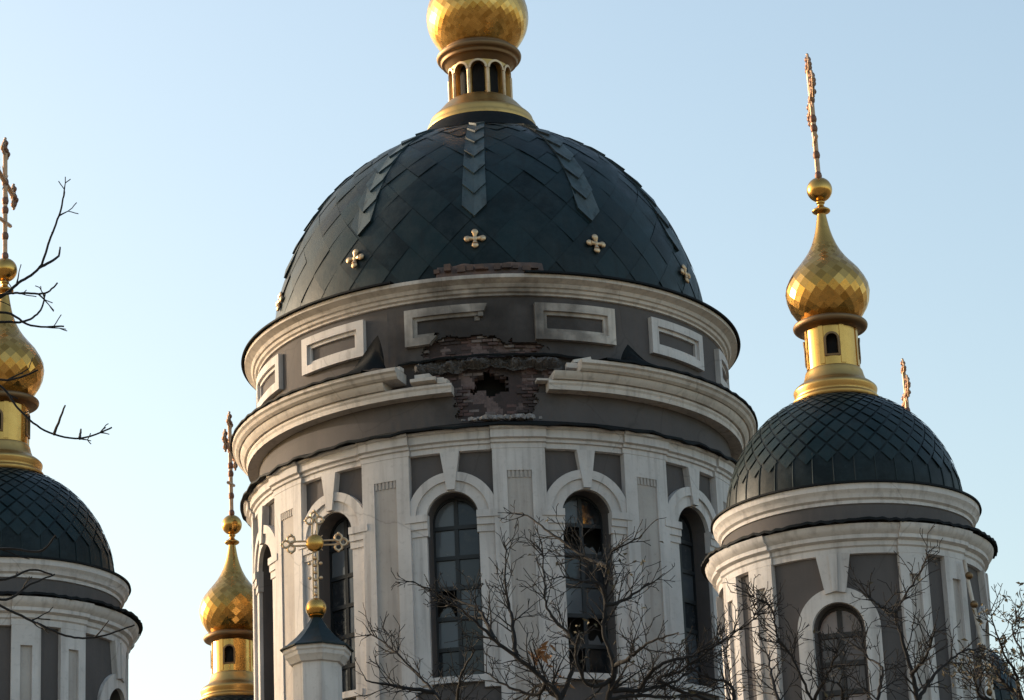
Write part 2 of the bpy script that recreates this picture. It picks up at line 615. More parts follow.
def window_parts(parent, az, hw, zb, zs, rad, rows, cols, mat_f, mat_g, rng, broken=0.0, bar=0.05, label=None):
    """window (frame and glazing bars) > pane"""
    mb = MB()
    fr = 0.07
    d = lambda x: az + math.degrees(x / rad)
    # outer frame
    inn, out = [], []
    N = 16
    pairs = [((d(-(hw - fr)), zb + fr), (d(-hw), zb))]
    for i in range(N + 1):
        t = math.pi * (1 - i / N)
        pairs.append(((d((hw - fr) * math.cos(t)), zs + (hw - fr) * math.sin(t)), (d(hw * math.cos(t)), zs + hw * math.sin(t))))
    pairs.append(((d(hw - fr), zb + fr), (d(hw), zb)))
    mb.strip(pairs, rad - 0.08, rad, closed=True)
    top = zs + hw
    # mullions
    for c in range(1, cols):
        x = -hw + 2 * hw * c / cols
        zt = zs + math.sqrt(max(0.001, (hw - fr) ** 2 - x * x))
        mb.plate(d(x - bar / 2), d(x + bar / 2), zb + fr, zt, rad - 0.07, rad - 0.012, 1)
    step = (top - zb) / rows
    zr = [zb + step * k for k in range(1, rows)]
    for z in zr:
        hx = hw - fr if z < zs else math.sqrt(max(0.001, (hw - fr) ** 2 - (z - zs) ** 2))
        mb.plate(d(-hx), d(hx), z - bar / 2, z + bar / 2, rad - 0.06, rad - 0.004, 3)
    w = mb.build('window', mat_f, parent)
    if label:
        w['label'] = label
    g = MB()
    zz = [zb] + zr + [top]
    for k in range(rows):
        for c in range(cols):
            x0, x1 = -hw + 2 * hw * c / cols, -hw + 2 * hw * (c + 1) / cols
            tl = rng.uniform(-0.012, 0.012)
            tu = rng.uniform(-0.012, 0.012)
            tt = rng.random() ** 1.4
            za, zc = zz[k], zz[k + 1]
            n = 6
            cutb = rng.random() < broken
            jag = [rng.uniform(0.05, 0.75) for _ in range(n + 1)]
            lo, hi = [], []
            for i in range(n + 1):
                x = x0 + (x1 - x0) * i / n
                zt = min(zc, zs + math.sqrt(max(0.0, hw * hw - x * x)) if abs(x) < hw else zs)
                zt = max(zt, za)
                zl = za + (zt - za) * (jag[i] if cutb else 0)
                off = rad - 0.05 + tl * (i / n - 0.5)
                lo.append(P(d(x), off - tu * 0.5, za if not cutb else za))
                hi.append(P(d(x), off + tu * 0.5, zt if not cutb else za + (zt - za) * jag[i] * 0.55))
            g.grid([lo, hi], tt)
    g.build('pane', mat_g, w)
    return w


def ornate_cross(mb, base, H, face_az, arm=0.36, thick=0.05, lobes=True, disc=None, lean=(0, 0), rails=False, tint=0.5, heavy=False):
    """trefoil-ended cross standing on base; local frame x = across, z = up"""
    rot = Matrix.Rotation(R(face_az), 3, 'Z')
    base = Vector(base)

    def T(x, z, y=0):
        v = rot @ Vector((x, y, z))
        return base + v + Vector((lean[0] * z, lean[1] * z, 0))
    A = H * arm
    zc = H * 0.66
    sides = 6
    for (p, q) in (((0, 0), (0, H * 0.94)), ((-A * 0.9, zc), (A * 0.9, zc))):
        if rails:
            for s in (-1, 1):
                o = thick * 0.9 * s
                a = T(p[0] + (o if p[0] == q[0] else 0), p[1] + (o if p[1] == q[1] else 0))
                b = T(q[0] + (o if p[0] == q[0] else 0), q[1] + (o if p[1] == q[1] else 0))
                mb.tube([a, b], thick * 0.38, sides, tint)
        else:
            mb.tube([T(*p), T(*q)], thick, sides, tint)
    if rails:
        for k in range(7):
            z = H * (0.06 + 0.085 * k)
            mb.ball(T(0, z), thick * 0.8, 8, 5, tint=tint)
        for k in (0.25, 0.42):
            for s in (-1, 1):
                mb.ball(T(s * thick * 2.2, H * k), thick * 0.75, 8, 5, tint=tint)
    # lower slanted bar
    if not rails:
        mb.tube([T(-A * 0.55, H * 0.36), T(A * 0.55, H * 0.28)], thick * 0.8, sides, tint)
    # trefoil ends: three rings each
    L = H * 0.052
    for ex, ez, dx, dz in ((A * 0.9, zc, 1, 0), (-A * 0.9, zc, -1, 0), (0, H * 0.93, 0, 1)):
        for ox, oz in ((dx * L * 1.1, dz * L * 1.1), (-dz * L * 1.05, dx * L * 1.05), (dz * L * 1.05, -dx * L * 1.05)):
            ring = [T(ex + ox + L * 0.8 * math.cos(t), ez + oz + L * 0.8 * math.sin(t)) for t in [2 * math.pi * k / 10 for k in range(11)]]
            mb.tube(ring, thick * 0.52, 5, tint, cap=False)
            mb.ball(T(ex + ox * 1.9, ez + oz * 1.9), thick * 0.62, 7, 5, tint=tint)
    if heavy:
        mb.cur = 1
        for ex, ez, dx, dz in ((A * 0.9, zc, 1, 0), (-A * 0.9, zc, -1, 0), (0, H * 0.93, 0, 1)):
            for ox, oz in ((dx * L, dz * L), (-dz * L, dx * L), (dz * L, -dx * L)):
                mb.ball(T(ex + ox * 1.3, ez + oz * 1.3), thick * 1.35, 9, 6, tint=tint)
            mb.ball(T(ex, ez), thick * 1.5, 9, 6, tint=tint)
        for z in (0.03, 0.2, 0.42, 0.5, zc / H):
            mb.ball(T(0, H * z), thick * 1.45, 9, 6, (1, 1, 1.5), tint=tint)
        mb.cur = 0
    # rays in the corners of the crossing
    for k in range(4):
        t = R(45 + 90 * k)
        mb.tube([T(0, zc), T(math.cos(t) * A * 0.42, zc + math.sin(t) * A * 0.42)], [thick * 0.5, thick * 0.15], 5, tint)
    return T, zc

# ------------------------------------------------------------------ ground
g = MB()
g.face([(-900, -900, 0), (900, -900, 0), (900, 900, 0), (-900, 900, 0)])
go = g.build('ground', M['ground'], smooth=0)
tag(go, 'autumn ground around the church', 'ground', kind='structure')

TURN = -9.5                      # the church stands turned this far from the camera axis

# ------------------------------------------------------------------ church body under the towers (below the frame)
church = empty('church_body', (0, 74, 0), R(TURN))
tag(church, 'cream church body that carries the five domed towers', 'church')
b = MB()
hx, hy, H = 15.0, 14.2, 13.2
b.grid([[(-hx, -hy, z), (hx, -hy, z), (hx, hy, z), (-hx, hy, z)] for z in (0, H)], closed=True)
b.build('wall', M['cream'], church, 0)
b = MB()
for o_, z0, z1 in ((0.25, 12.4, 12.7), (0.45, 12.7, 13.0), (0.3, 0, 1.2)):
    x, y = hx + o_, hy + o_
    b.grid([[(-x, -y, z0), (x, -y, z0), (x, y, z0), (-x, y, z0)], [(-x, -y, z1), (x, -y, z1), (x, y, z1), (-x, y, z1)]], closed=True)
    for z in (z0, z1):
        b.face([(-x, -y, z), (x, -y, z), (x, y, z), (-x, y, z)])
b.build('cornice', M['white'], church, 0)
b = MB()
x, y = hx + 0.6, hy + 0.6
b.face([(-x, -y, 13.02), (x, -y, 13.02), (x, y, 13.02), (-x, y, 13.02)])
b.face([(-x, -y, 13.0), (x, -y, 13.0), (x, y, 13.0), (-x, y, 13.0)])
b.grid([[(-x, -y, 13.02), (x, -y, 13.02), (x, y, 13.02), (-x, y, 13.02)], [(-x + 2, -y + 2, 13.75), (x - 2, -y + 2, 13.75), (x - 2, y - 2, 13.75), (-x + 2, y - 2, 13.75)]], closed=True)
b.face([(-x + 2, -y + 2, 13.75), (x - 2, -y + 2, 13.75), (x - 2, y - 2, 13.75), (-x + 2, y - 2, 13.75)])
b.build('roof', M['green'], church, 0)
for i in range(5):
    wx = -11 + 5.5 * i
    b = MB()
    b.box((wx, -hy - 0.03, 7.0), (1.5, 0.1, 4.6))
    f = b.build('window', M['frame'], church, 0)
    b = MB()
    for s in (-1, 1):
        for k in range(4):
            b.box((wx + s * 0.36, -hy - 0.09, 5.4 + 1.08 * k), (0.62, 0.02, 0.98), tint=random.random())
    b.build('pane', M['glass'], f, 0)

# =================================================================== MAIN TOWER
ZOFF[0] = BASE_Z
rng = random.Random(11)
main = empty('domed_tower', (-0.545, 75.0, BASE_Z))
tag(main, 'huge central tower with wide dark green dome and a shell hole in its broken cornice', 'church tower', 'domed towers of the church')
WA = [TURN + 30 * k for k in range(-6, 6)]
VISIBLE = [a for a in WA if -105 < a < 95]
HW, ZS, ZB_ = 0.59, 21.70, 17.92
RW = 6.03
mb = MB()
wall_with_windows(mb, RW, BASE_Z - 0.3, 23.35, [(a, HW, ZB_, ZS) for a in VISIBLE], 0.48)
mb.build('wall', M['taupe'], main, 30)
mb = MB()                                        # near-black lining, the shade of the hollow drum put into its colour
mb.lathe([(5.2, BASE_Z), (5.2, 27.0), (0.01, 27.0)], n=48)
mb.build('shade_lining', M['dark'], main)

dm = math.degrees
for a in VISIBLE:
    window_parts(main, a, HW - 0.005, ZB_ + 0.005, ZS, RW - 0.36, 6, 2, M['frame'], M['glass'], rng,
                 broken=0.22 if -15 < a < 60 else 0.12, bar=0.095)
    # surround: jambs + archivolt in two steps
    mb = MB()
    for (i0, o0, rr) in ((HW + 0.02, 1.03, RW + 0.10), (0.86, 1.04, RW + 0.15)):
        q = lambda x: a + dm(x / RW)
        if i0 < 0.7:
            jam = [((q(s * i0), ZB_ - 0.25), (q(s * 1.02), ZB_ - 0.25)) for s in (-1,)]
        ar_i = arc_pts(a, ZS, i0, 180, 0, 26, RW)
        ar_o = arc_pts(a, ZS, o0 + 0.03, 180, 0, 26, RW)
        mb.strip(list(zip(ar_i, ar_o)), RW - 0.02, rr)
    for s in (-1, 1):
        x0, x1 = sorted((s * (HW + 0.02), s * 1.0))
        mb.plate(q(x0), q(x1), ZB_ - 0.3, ZS - 0.41, RW - 0.02, RW + 0.09, 3)
    so_ = mb.build('window_surround', M['white'], main, 30)
    for s in (-1, 1):
        mb = MB()
        x0, x1 = sorted((s * (HW - 0.02), s * 1.10))
        for k, (za, zb2, o) in enumerate(((ZS - 0.42, ZS - 0.25, 0.12), (ZS - 0.25, ZS - 0.08, 0.155), (ZS - 0.08, ZS + 0.09, 0.19))):
            mb.plate(q(x0), q(x1), za, zb2, RW - 0.02, RW + o, 3)
        mb.build('impost', M['white'], so_, 30)
    mb = MB()
    mb.strip([((q(-0.09), ZS + 0.63), (q(-0.22), 23.24)), ((q(-0.03), ZS + 0.63), (q(-0.10), 23.24)),
              ((q(0.03), ZS + 0.63), (q(0.10), 23.24)), ((q(0.09), ZS + 0.63), (q(0.22), 23.24))], RW - 0.02, RW + 0.185)
    mb.build('keystone', M['white'], so_, 30)
    # broad sill
    mb = MB()
    mb.plate(q(-0.8), q(0.8), ZB_ - 0.16, ZB_ - 0.01, RW - 0.1, RW + 0.12, 4)
    mb.build('sill', M['white'], so_, 30)

PIL = [a + 15 for a in VISIBLE] + [VISIBLE[0] - 15]
for a in PIL:
    w, pw = 5.75, 2.7
    mb = MB()
    z0, z1 = BASE_Z, 23.28
    for (x0, x1) in ((-w, -pw), (pw, w)):
        mb.plate(a + x0, a + x1, z0, z1, RW - 0.02, RW + 0.17, 3)
    mb.plate(a - pw, a + pw, 22.72, z1, RW - 0.02, RW + 0.17, 3)
    p = mb.build('pilaster', M['white'], main, 30)
    mb = MB()
    mb.plate(a - pw - .05, a + pw + .05, z0, 22.75, RW - 0.02, RW + 0.135, 4)
    for k in range(6):
        x = a - pw + 2 * pw * (k + 0.5) / 6
        mb.plate(x - 0.27, x + 0.27, 22.55, 22.719, RW + 0.1, RW + 0.158, 1)
    mb.build('panel', M['panel'], p, 30)

# architrave, breaking forward over the pilasters
mb = MB()
prof = [(6.05, 23.24), (6.15, 23.26), (6.15, 23.38), (6.20, 23.40), (6.20, 23.47), (6.27, 23.50), (6.27, 23.68), (6.33, 23.71), (6.33, 23.76), (6.0, 23.78)]
for k in range(12):
    a = TURN + 30 * k
    mb.lathe([(r, z) for r, z in prof], a - 8.9, a + 8.9, 12, cap=True)
    mb.lathe([(r + (0.06 if r > 6.1 else 0), z + 0.003) for r, z in prof], a + 9.0, a + 21.0, 8, cap=True)
mb.build('architrave', M['white'], main, 30)

# wavy lower flashing
wav = lambda a, r, z: (0.035 * math.sin(a * 0.9) + 0.03 * math.sin(a * 0.37 + 1) + 0.02 * math.sin(a * 2.3)) if r > 6.2 else 0
mb = MB()
mb.lathe([(5.9, 24.02), (6.02, 23.98), (6.47, 23.80), (6.48, 23.745), (6.44, 23.74), (6.30, 23.775)], n=180, zfun=lambda a, r, z: wav(a, r, z) * 0.6)
mb.build('lower_flashing', M['flash'], main, 50)


# ---------------- damaged frieze zone: plaster shell torn off the brick core, hole punched right through
def nz(x, y, s=1.0, k=0):
    return noise.noise(Vector((x * s + 13.7 * k, y * s - 7.1 * k, 3.3 + k)))


HOLE = (0.3, 24.97)


def hole_d(a, z):
    x, y = (a - HOLE[0]) * math.pi / 180 * 5.95, z - HOLE[1]
    return math.hypot(x / 0.50, y / 0.30) + 0.45 * nz(x, y, 3.2, 1) + 0.25 * nz(x, y, 8, 2)


def bare(a, z):
    """> 0 where the plaster has come off; three ragged patches"""
    x = (a - 0.5) * math.pi / 180 * 5.95
    v = -1
    for cx, cz, sx, sz in ((0.05, 24.75, 1.30, 0.70), (-0.55, 25.93, 1.25, 0.30), (0.5, 25.80, 0.9, 0.20), (0.0, 25.25, 1.9, 0.50), (-0.10, 24.22, 1.0, 0.26)):
        v = max(v, 1 - math.hypot((x - cx) / sx, (z - cz) / sz))
    return v + 0.30 * nz(x, z, 1.9, 3) + 0.22 * nz(x, z, 5.5, 4) + 0.08 * nz(x, z, 13, 5)


ZA, ZT = 23.95, 27.22
A0, A1 = -24.0, 24.0
# untouched taupe skin round the rest
mb = MB()
mb.lathe([(5.98, 23.8), (5.98, 24.72), (5.93, 24.73), (5.93, ZT)], A1, 360 + A0, 120)
# fine grid over the damaged sector
NA, NZ = 150, 92
mb2 = MB()
cell = {}
for i in range(NA):
    for j in range(NZ):
        a, z = A0 + (A1 - A0) * (i + .5) / NA, ZA - .1 + (ZT - ZA + .1) * (j + .5) / NZ
        cell[i, j] = bare(a, z) < 0.12


def gp(i, j, r):
    a, z = A0 + (A1 - A0) * i / NA, ZA - .1 + (ZT - ZA + .1) * j / NZ
    edge = 0 if i in (0, NA) else 1
    rr = r - (0.05 if z > 24.72 else 0.0)
    return P(a + edge * 0.07 * nz(i, j, .9, 6), rr + edge * 0.012 * nz(a, z * 4, .6, 7), z + edge * 0.010 * nz(i, j, .8, 8))


for (i, j), k in cell.items():
    if not k:
        continue
    mb.face([gp(i, j, 5.98), gp(i + 1, j, 5.98), gp(i + 1, j + 1, 5.98), gp(i, j + 1, 5.98)])
    for (di, dj, e) in ((1, 0, ((i + 1, j), (i + 1, j + 1))), (-1, 0, ((i, j), (i, j + 1))), (0, 1, ((i, j + 1), (i + 1, j + 1))), (0, -1, ((i, j), (i + 1, j)))):
        if not cell.get((i + di, j + dj), True):
            (p, q_) = e
            mb.face([gp(*p, 5.98), gp(*q_, 5.98), gp(*q_, 5.78), gp(*p, 5.78)])
mb.build('frieze', M['taupe_soot'], main, 30)

# brick core: courses of separate bricks, missing round the hole
mb = MB()
bh, bw = 0.082, 0.26
rb = random.Random(4)
z = ZA - 0.05
row = 0
while z < ZT:
    x = -2.5 + (0.13 if row % 2 else 0)
    while x < 2.5:
        a = math.degrees(x / 5.9)
        ac = math.degrees((x + bw / 2) / 5.9)
        zc = z + bh / 2
        hd = hole_d(ac, zc)
        if hd > 0.92 and bare(ac, zc) > -0.25:
            dep = 5.87 - 0.10 * max(0, min(1, bare(ac, zc) * 1.6)) + rb.uniform(-0.05, 0.025)
            if hd < 1.5:
                dep -= rb.uniform(0, 0.16) * (1.5 - hd) / 0.6
            if rb.random() < 0.22:
                dep -= rb.uniform(0.04, 0.10)
            t = rb.random()
            g_ = 0.010
            w_ = bw * (rb.uniform(0.55, 1) if hd < 1.4 else 1)
            mb.plate(a + math.degrees(g_ / 5.9), a + math.degrees((w_ - g_) / 5.9), z + g_, z + bh - g_ + rb.uniform(-.006, .006), 5.40, dep, 1, t)
        x += bw
    z += bh
    row += 1
# mortar bed behind the brick faces, also open at the hole
n_a, n_z = 90, 70
for i in range(n_a):
    for j in range(n_z):
        a0_, a1_ = A0 + (A1 - A0) * i / n_a, A0 + (A1 - A0) * (i + 1) / n_a
        z0_, z1_ = ZA + (ZT - ZA) * j / n_z, ZA + (ZT - ZA) * (j + 1) / n_z
        if hole_d((a0_ + a1_) / 2, (z0_ + z1_) / 2) > 0.95:
            mb.face([P(a0_, 5.77, z0_), P(a1_, 5.77, z0_), P(a1_, 5.77, z1_), P(a0_, 5.77, z1_)], 0.78 if nz(a0_, z0_ * 6, .3, 40) > 0.18 else 0.12)
mb.build('exposed_brickwork', M['brick'], main, 20)

# rubble dust and broken lumps lying on the flashing below the hole
mb = MB()
for k in range(70):
    a = rb.gauss(0.8, 4.5)
    if abs(a) > 11:
        continue
    s = rb.uniform(0.03, 0.12)
    c = P(a, rb.uniform(6.03, 6.28), 0)
    zz = 23.99 + (6.15 - math.hypot(c[0], c[1])) * 0.35 + s * 0.35
    rot = Matrix.Rotation(rb.uniform(0, 6), 3, 'Z') @ Matrix.Rotation(rb.uniform(-.5, .5), 3, 'X')
    mb.box((c[0], c[1], zz), (s * rb.uniform(1, 2.2), s * 1.2, s * rb.uniform(.6, 1.1)), rot, rb.random())
o = mb.build('rubble', M['rubble'], main, 0)
o['kind'] = 'stuff'
# bent edge of the roofing sheet left across the gap
mb = MB()
rows = []
AA = [-21 + 43 * k / 70 for k in range(71)]
for q_ in range(3):
    rows.append([P(a_, 5.9 + 0.19 * q_ / 2, 25.71 - 0.045 * q_ + 0.05 * nz(a_, 2, .16, 10) + 0.02 * nz(a_, q_, .6, 11)) for a_ in AA])
rows.append([(x_ * 0.998, y_ * 0.998, z_ - 0.03 - 0.03 * abs(nz(k, 1, .3, 12))) for k, (x_, y_, z_) in enumerate(rows[-1])])
mb.grid(rows, 0.3)
mb.build('torn_roof_sheet', M['flash'], main, 60)
# sooty broken masonry ledge under it
mb = MB()
rows = []
AA = [-18.5 + 36 * k / 160 for k in range(161)]
NQ = 12
for q_ in range(NQ + 1):
    v = q_ / NQ
    row = []
    for k, a_ in enumerate(AA):
        end = min(1.0, min(k, 160 - k) / 12)
        bite = max(0.0, 1 - abs(a_ - 0.4) / 4.0) * 0.16
        top, bot = 25.60, 25.30 + 0.10 * nz(a_, 1, .35, 14) + bite * 0.6
        prot = (0.22 - bite) * math.sin(math.pi * min(1, v * 1.15 + 0.05)) * end
        prot *= max(0.05, min(1.25, 0.62 + 1.5 * nz(a_, v * 1.2, .42, 15)))
        prot += 0.07 * nz(a_ * 1.0, v * 3, 1.6, 16) * end + 0.05 * nz(a_ * 2.2, v * 7, 1.9, 17) * end
        row.append(P(a_, max(5.80, 5.91 + prot - (0.12 if end == 0 else 0)), top + (bot - top) * v + 0.02 * nz(a_, v, 2.2, 18)))
    rows.append(row)
mb.grid(rows, 0.4)
mb.build('broken_ledge', M['soot_rubble'], main, 0)
# middle cornice, in three courses broken away at different places
L1 = [(5.9, 25.36), (6.60, 25.37), (6.655, 25.35), (6.655, 25.27), (6.60, 25.23), (6.565, 25.16), (6.50, 25.11), (5.9, 25.11)]
L2 = [(5.9, 25.105), (6.46, 25.105), (6.44, 25.03), (6.40, 24.98), (6.36, 24.93), (5.9, 24.92)]
L3 = [(5.9, 24.915), (6.30, 24.915), (6.31, 24.85), (6.28, 24.80), (6.28, 24.69), (5.9, 24.685)]
mb = MB()
for prof, a0, a1 in ((L1, 19.2, 360 - 19.6), (L2, 13.6, 360 - 23.2), (L3, 12.7, 360 - 8.4)):
    mb.lathe(prof, a0, a1, 150, closed=True, cap=True)
mc = mb.build('broken_cornice', M['cream'], main, 25)
mb = MB()
mb.lathe([(5.95, 25.10), (6.40, 25.08), (6.40, 25.0), (6.3, 24.96), (5.95, 24.95)], -17.2, -11.6, 6, closed=True, cap=True)
mb.build('broken_block', M['cream'], mc, 25)
mb = MB()
mb.lathe([(5.95, 25.24), (6.25, 25.22), (6.25, 25.12), (5.95, 25.11)], -16.6, -13.2, 6, closed=True, cap=True)
mb.build('broken_block', M['cream'], mc, 25)
mb = MB()
mb.lathe([(5.95, 24.99), (6.2, 24.98), (6.2, 24.93), (5.95, 24.92)], 10.2, 13.4, 6, closed=True, cap=True)
for (a, z, sx, sz) in ((-10.8, 25.0, .16, .14), (-9.6, 24.98, .09, .1), (18.3, 25.3, .3, .12), (20.5, 25.46, .45, .07), (-20.5, 25.42, .2, .1)):
    mb.build('broken_block', M['cream'], mc, 25)
    mb = MB()
    rot = Matrix.Rotation(R(a + rb.uniform(-12, 12)), 3, 'Z') @ Matrix.Rotation(rb.uniform(-.25, .25), 3, 'Y')
    mb.box(P(a, 6.2, z), (sx, 0.2, sz), rot)
mb.build('broken_block', M['cream'], mc, 25)

# mid flashing left over the intact part, torn up at its two ends
mb = MB()
mb.lathe([(5.93, 25.62), (6.05, 25.56), (6.70, 25.415), (6.71, 25.365), (6.66, 25.362)], 24.5, 360 - 27, 150, zfun=lambda a, r, z: 0.018 * math.sin(a * 1.3) if r > 6.3 else 0)
mf = mb.build('upper_flashing', M['flash'], main, 50)
for side, a0, a1, hh in ((-1, -36.0, -22.5, 0.92), (1, 29.5, 41.0, 0.55)):
    mb = MB()
    rows = []
    N = 14
    for k in range(N + 1):
        u = k / N
        a = a0 + (a1 - a0) * u
        w = (u if side < 0 else 1 - u)
        ap = 0.70
        peak = hh * ((w / ap) ** 2.2 if w < ap else max(0.0, 1 - (w - ap) / (1 - ap)) ** 0.8)
        row = []
        for q_ in range(8):
            v = q_ / 7
            row.append(P(a + 0.5 * nz(k, q_, .4, 20) + side * -2.2 * v * peak, 6.62 - 0.28 * v + 0.07 * math.sin(v * 5 + u * 3), 25.40 + 0.05 * v + peak * v + 0.03 * nz(k, q_, .7, 21)))
        rows.append(row)
    mb.grid(rows, 0.1)
    mb.build('curled_sheet', M['flash'], mf, 60)

# framed panels on the attic
for a in [TURN + 30 * k for k in (-3, -2, -1, 0, 1, 2, 3)]:
    mb = MB()
    hw, z0, z1, bwd = 9.75, 26.02, 26.94, 0.20
    rr = 5.93

    def ring(ho, zo0, zo1, t, r1, skip=None):
        hi = ho - math.degrees(t / rr)
        zi0, zi1 = zo0 + t, zo1 - t
        N = 10
        top = [((a - hi + 2 * hi * i / N, zi1), (a - ho + 2 * ho * i / N, zo1)) for i in range(N + 1)]
        bot = [((a + hi - 2 * hi * i / N, zi0), (a + ho - 2 * ho * i / N, zo0)) for i in range(N + 1)]
        if skip:
            # blast took the right side and most of the lower edge: top strip, left side and a stub remain
            mb.strip(top[:-1] + [((a + hi + .9, zi1 + .015), (a + ho - .35, zo1 - .005))], rr - 0.02, r1)
            mb.strip([((a - hi, zi1), (a - ho, zo1)), ((a - hi, zi0), (a - ho, zo0))], rr - 0.02, r1)
            st = bot[::-1]
            mb.strip(st[:4] + [((a - hi + 2 * hi * .36, zi0 + .0), (a - hi + 2 * hi * .28, zo0 + .07))], rr - 0.02, r1)
            mb.plate(a + hi - .5, a + hi + .7, zi1 - .11, zi1 - .002, rr - 0.02, r1 - .03, 1)
        else:
            mb.strip(top + bot, rr - 0.02, r1, closed=True)
    dmg = abs(a - TURN) < 1
    ring(hw, z0, z1, bwd, rr + 0.13, dmg)
    ring(hw - math.degrees((bwd - 0.0) / rr), z0 + bwd, z1 - bwd, 0.09, rr + 0.06, dmg)
    p = mb.build('panel_frame', M['cream_soot'] if abs(a) < 25 else M['white'], main, 30)
    if dmg:
        p['label'] = 'panel frame with its right side and lower edge blown off'

# top cornice under the dome
mb = MB()
mb.lathe([(5.9, 27.130), (5.99, 27.140), (5.99, 27.190), (6.05, 27.220), (6.07, 27.290), (6.12, 27.310), (6.16, 27.390), (6.26, 27.450), (6.32, 27.480), (6.32, 27.570), (5.9, 27.580)], n=180)
mb.build('top_cornice', M['cream_soot'], main, 25)
mb = MB()
mb.lathe([(5.4, 27.770), (5.6, 27.710), (6.40, 27.625), (6.41, 27.575), (6.36, 27.572)], 8.5, 360 - 21, 170)
mb.build('eaves_flashing', M['flash'], main, 50)
mb = MB()                                         # bare timber and rust where the dome edge was stripped
rows = []
for q_ in range(6):
    rows.append([P(a_, 5.86 - 0.048 * q_ + 0.025 * nz(a_, q_, .5, 30), 27.62 + 0.098 * q_ + 0.045 * nz(a_, 1, .3, 31) * (q_ > 3)) for a_ in [-12 + 26 * k / 60 for k in range(61)]])
mb.grid(rows, 0.4)
for k in range(11):
    a = -12 + 2.3 * k + rb.uniform(-.6, .6)
    mb.plate(a, a + rb.uniform(1.2, 3.0), 27.86 + rb.uniform(0, .06), 27.93 + rb.uniform(0, .16), 5.55, 5.80 + rb.uniform(-.03, .06), 2)
mb.build('bare_dome_edge', M['rust'], main, 40)

# ---------------- dome
DR, DH, DZ = 5.60, 6.14, 27.60


def dome_r(z):
    return DR * math.sqrt(max(0.0, 1 - ((z - DZ) / DH) ** 2))


def ell(r0_, h_, z0_, n, t1):
    return [(r0_ * math.cos(t1 * k / n), z0_ + h_ * math.sin(t1 * k / n)) for k in range(n + 1)]


dprof = ell(DR, DH, DZ, 48, math.acos(1.05 / DR))
mb = MB()
mb.lathe(dprof, n=120, tint=0.1)
tiled_shell(mb, dprof, 34, 0.0, 1.0, lift=0.012, gap=0.008, rng=random.Random(3), aspect=1.15, sub=4, tilt=0.010, phase=TURN + 6, rand=0.013)
dome = mb.build('dome', M['green'], main, 35)
RIB = [-71.5, -35.0, -2.4, 29.0, 63.2] + [101 + 36 * k for k in range(5)]
for a in RIB:
    mb = MB()
    t_hi, t_lo = R(70.5), R(20.5)
    N = 7
    ts = [t_hi + (t_lo - t_hi) * (k / N) ** 0.93 for k in range(N + 1)]

    def dp(aa, x, t, off):
        r, z = DR * math.cos(t), DZ + DH * math.sin(t)
        nrm = Vector((math.cos(t) / DR, math.sin(t) / DH)).normalized()
        r2, z2 = r + nrm.x * off, z + nrm.y * off
        return P(aa + math.degrees(x / max(r, .4)), r2, z2)
    for k in range(N):
        ta, tb = ts[k] + 0.02, ts[k + 1]
        hw_ = lambda t: 0.175 + 0.125 * (1 - (t - t_lo) / (t_hi - t_lo))
        tip = tb - 0.060
        loop = [(-1, ta, 0.035), (0, ta, 0.045), (1, ta, 0.035), (1, tb, 0.085), (0, tip, 0.10), (-1, tb, 0.085)]
        q_ = [dp(a, s * hw_(t), t, o_) for s, t, o_ in loop]
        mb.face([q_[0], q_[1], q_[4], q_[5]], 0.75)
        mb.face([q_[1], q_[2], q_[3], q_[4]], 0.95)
        base = [dp(a, s * hw_(t), t, 0.0) for s, t, o_ in loop]
        for i in range(6):
            j = (i + 1) % 6
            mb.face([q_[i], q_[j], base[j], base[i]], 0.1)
    mb.build('rib', M['green_light'], main, 0)
    # gilded cross at its foot
    mb = MB()
    t0 = R(11.0)
    S = 0.115
    ctr = Vector(dp(a, 0, t0, 0.07))
    ux = (Vector(dp(a, 0.1, t0, 0.07)) - ctr).normalized()
    uy = (Vector(dp(a, 0, t0 + 0.02, 0.07)) - ctr).normalized()
    un = ux.cross(uy)
    m3 = Matrix((ux, uy, un)).transposed()
    mb.ball(ctr, 0.08, 10, 6, (1, 1, .6), mat3=m3)
    for k in range(4):
        t = math.pi / 2 * k
        d = ux * math.cos(t) + uy * math.sin(t)
        mb.tube([ctr + d * 0.03, ctr + d * 0.14], [0.035, 0.07], 8)
        mb.ball(ctr + d * S * 1.6, 0.088, 10, 6, (1, 1, .55), mat3=m3)
    mb.build('gilded_cross', M['pale_gold'], main, 50)

# ---------------- lantern
mb = MB()
mb.lathe([(1.85, 33.38), (1.74, 33.54), (1.60, 33.76), (1.46, 33.93), (1.3, 33.95)], n=64)
mb.build('crown_ring', M['flash'], dome, 40)
mb = MB()
mb.lathe(smooth_prof([(1.42, 33.70), (1.44, 34.03), (1.38, 34.07), (1.36, 34.22), (1.31, 34.29), (1.23, 34.36), (1.11, 34.50), (0.99, 34.64), (0.89, 34.73), (0.78, 34.77)], 4), n=64)
mb.build('lantern_skirt', M['gold_dull'], main, 35)
mb = MB()
AR = [-2.5 + 36 * k for k in range(10)]
wall_with_windows(mb, 0.79, 34.50, 35.950, [(a, 0.185, 34.66, 35.47) for a in AR], 0.14, 3)
mb.build('lantern_wall', M['gold_dull'], main, 30)
mb = MB()
for a in AR:
    q = lambda x: a + dm(x / 0.79)
    mb.strip(list(zip(arc_pts(a, 35.47, 0.187, 180, 0, 12, .79), arc_pts(a, 35.47, 0.245, 180, 0, 12, .79))), 0.78, 0.835)
    mb.tube([P(a + 18, 0.81, 34.55), P(a + 18, 0.81, 35.45)], 0.045, 8)
mb.build('arcade', M['pale_gold'], main, 30)
mb = MB()
mb.lathe([(0.56, 34.55), (0.56, 35.950)], n=32)
mb.build('lantern_shade_core', M['dark'], main)  # added cylinder; its black colour is the shade behind the arches
mb = MB()
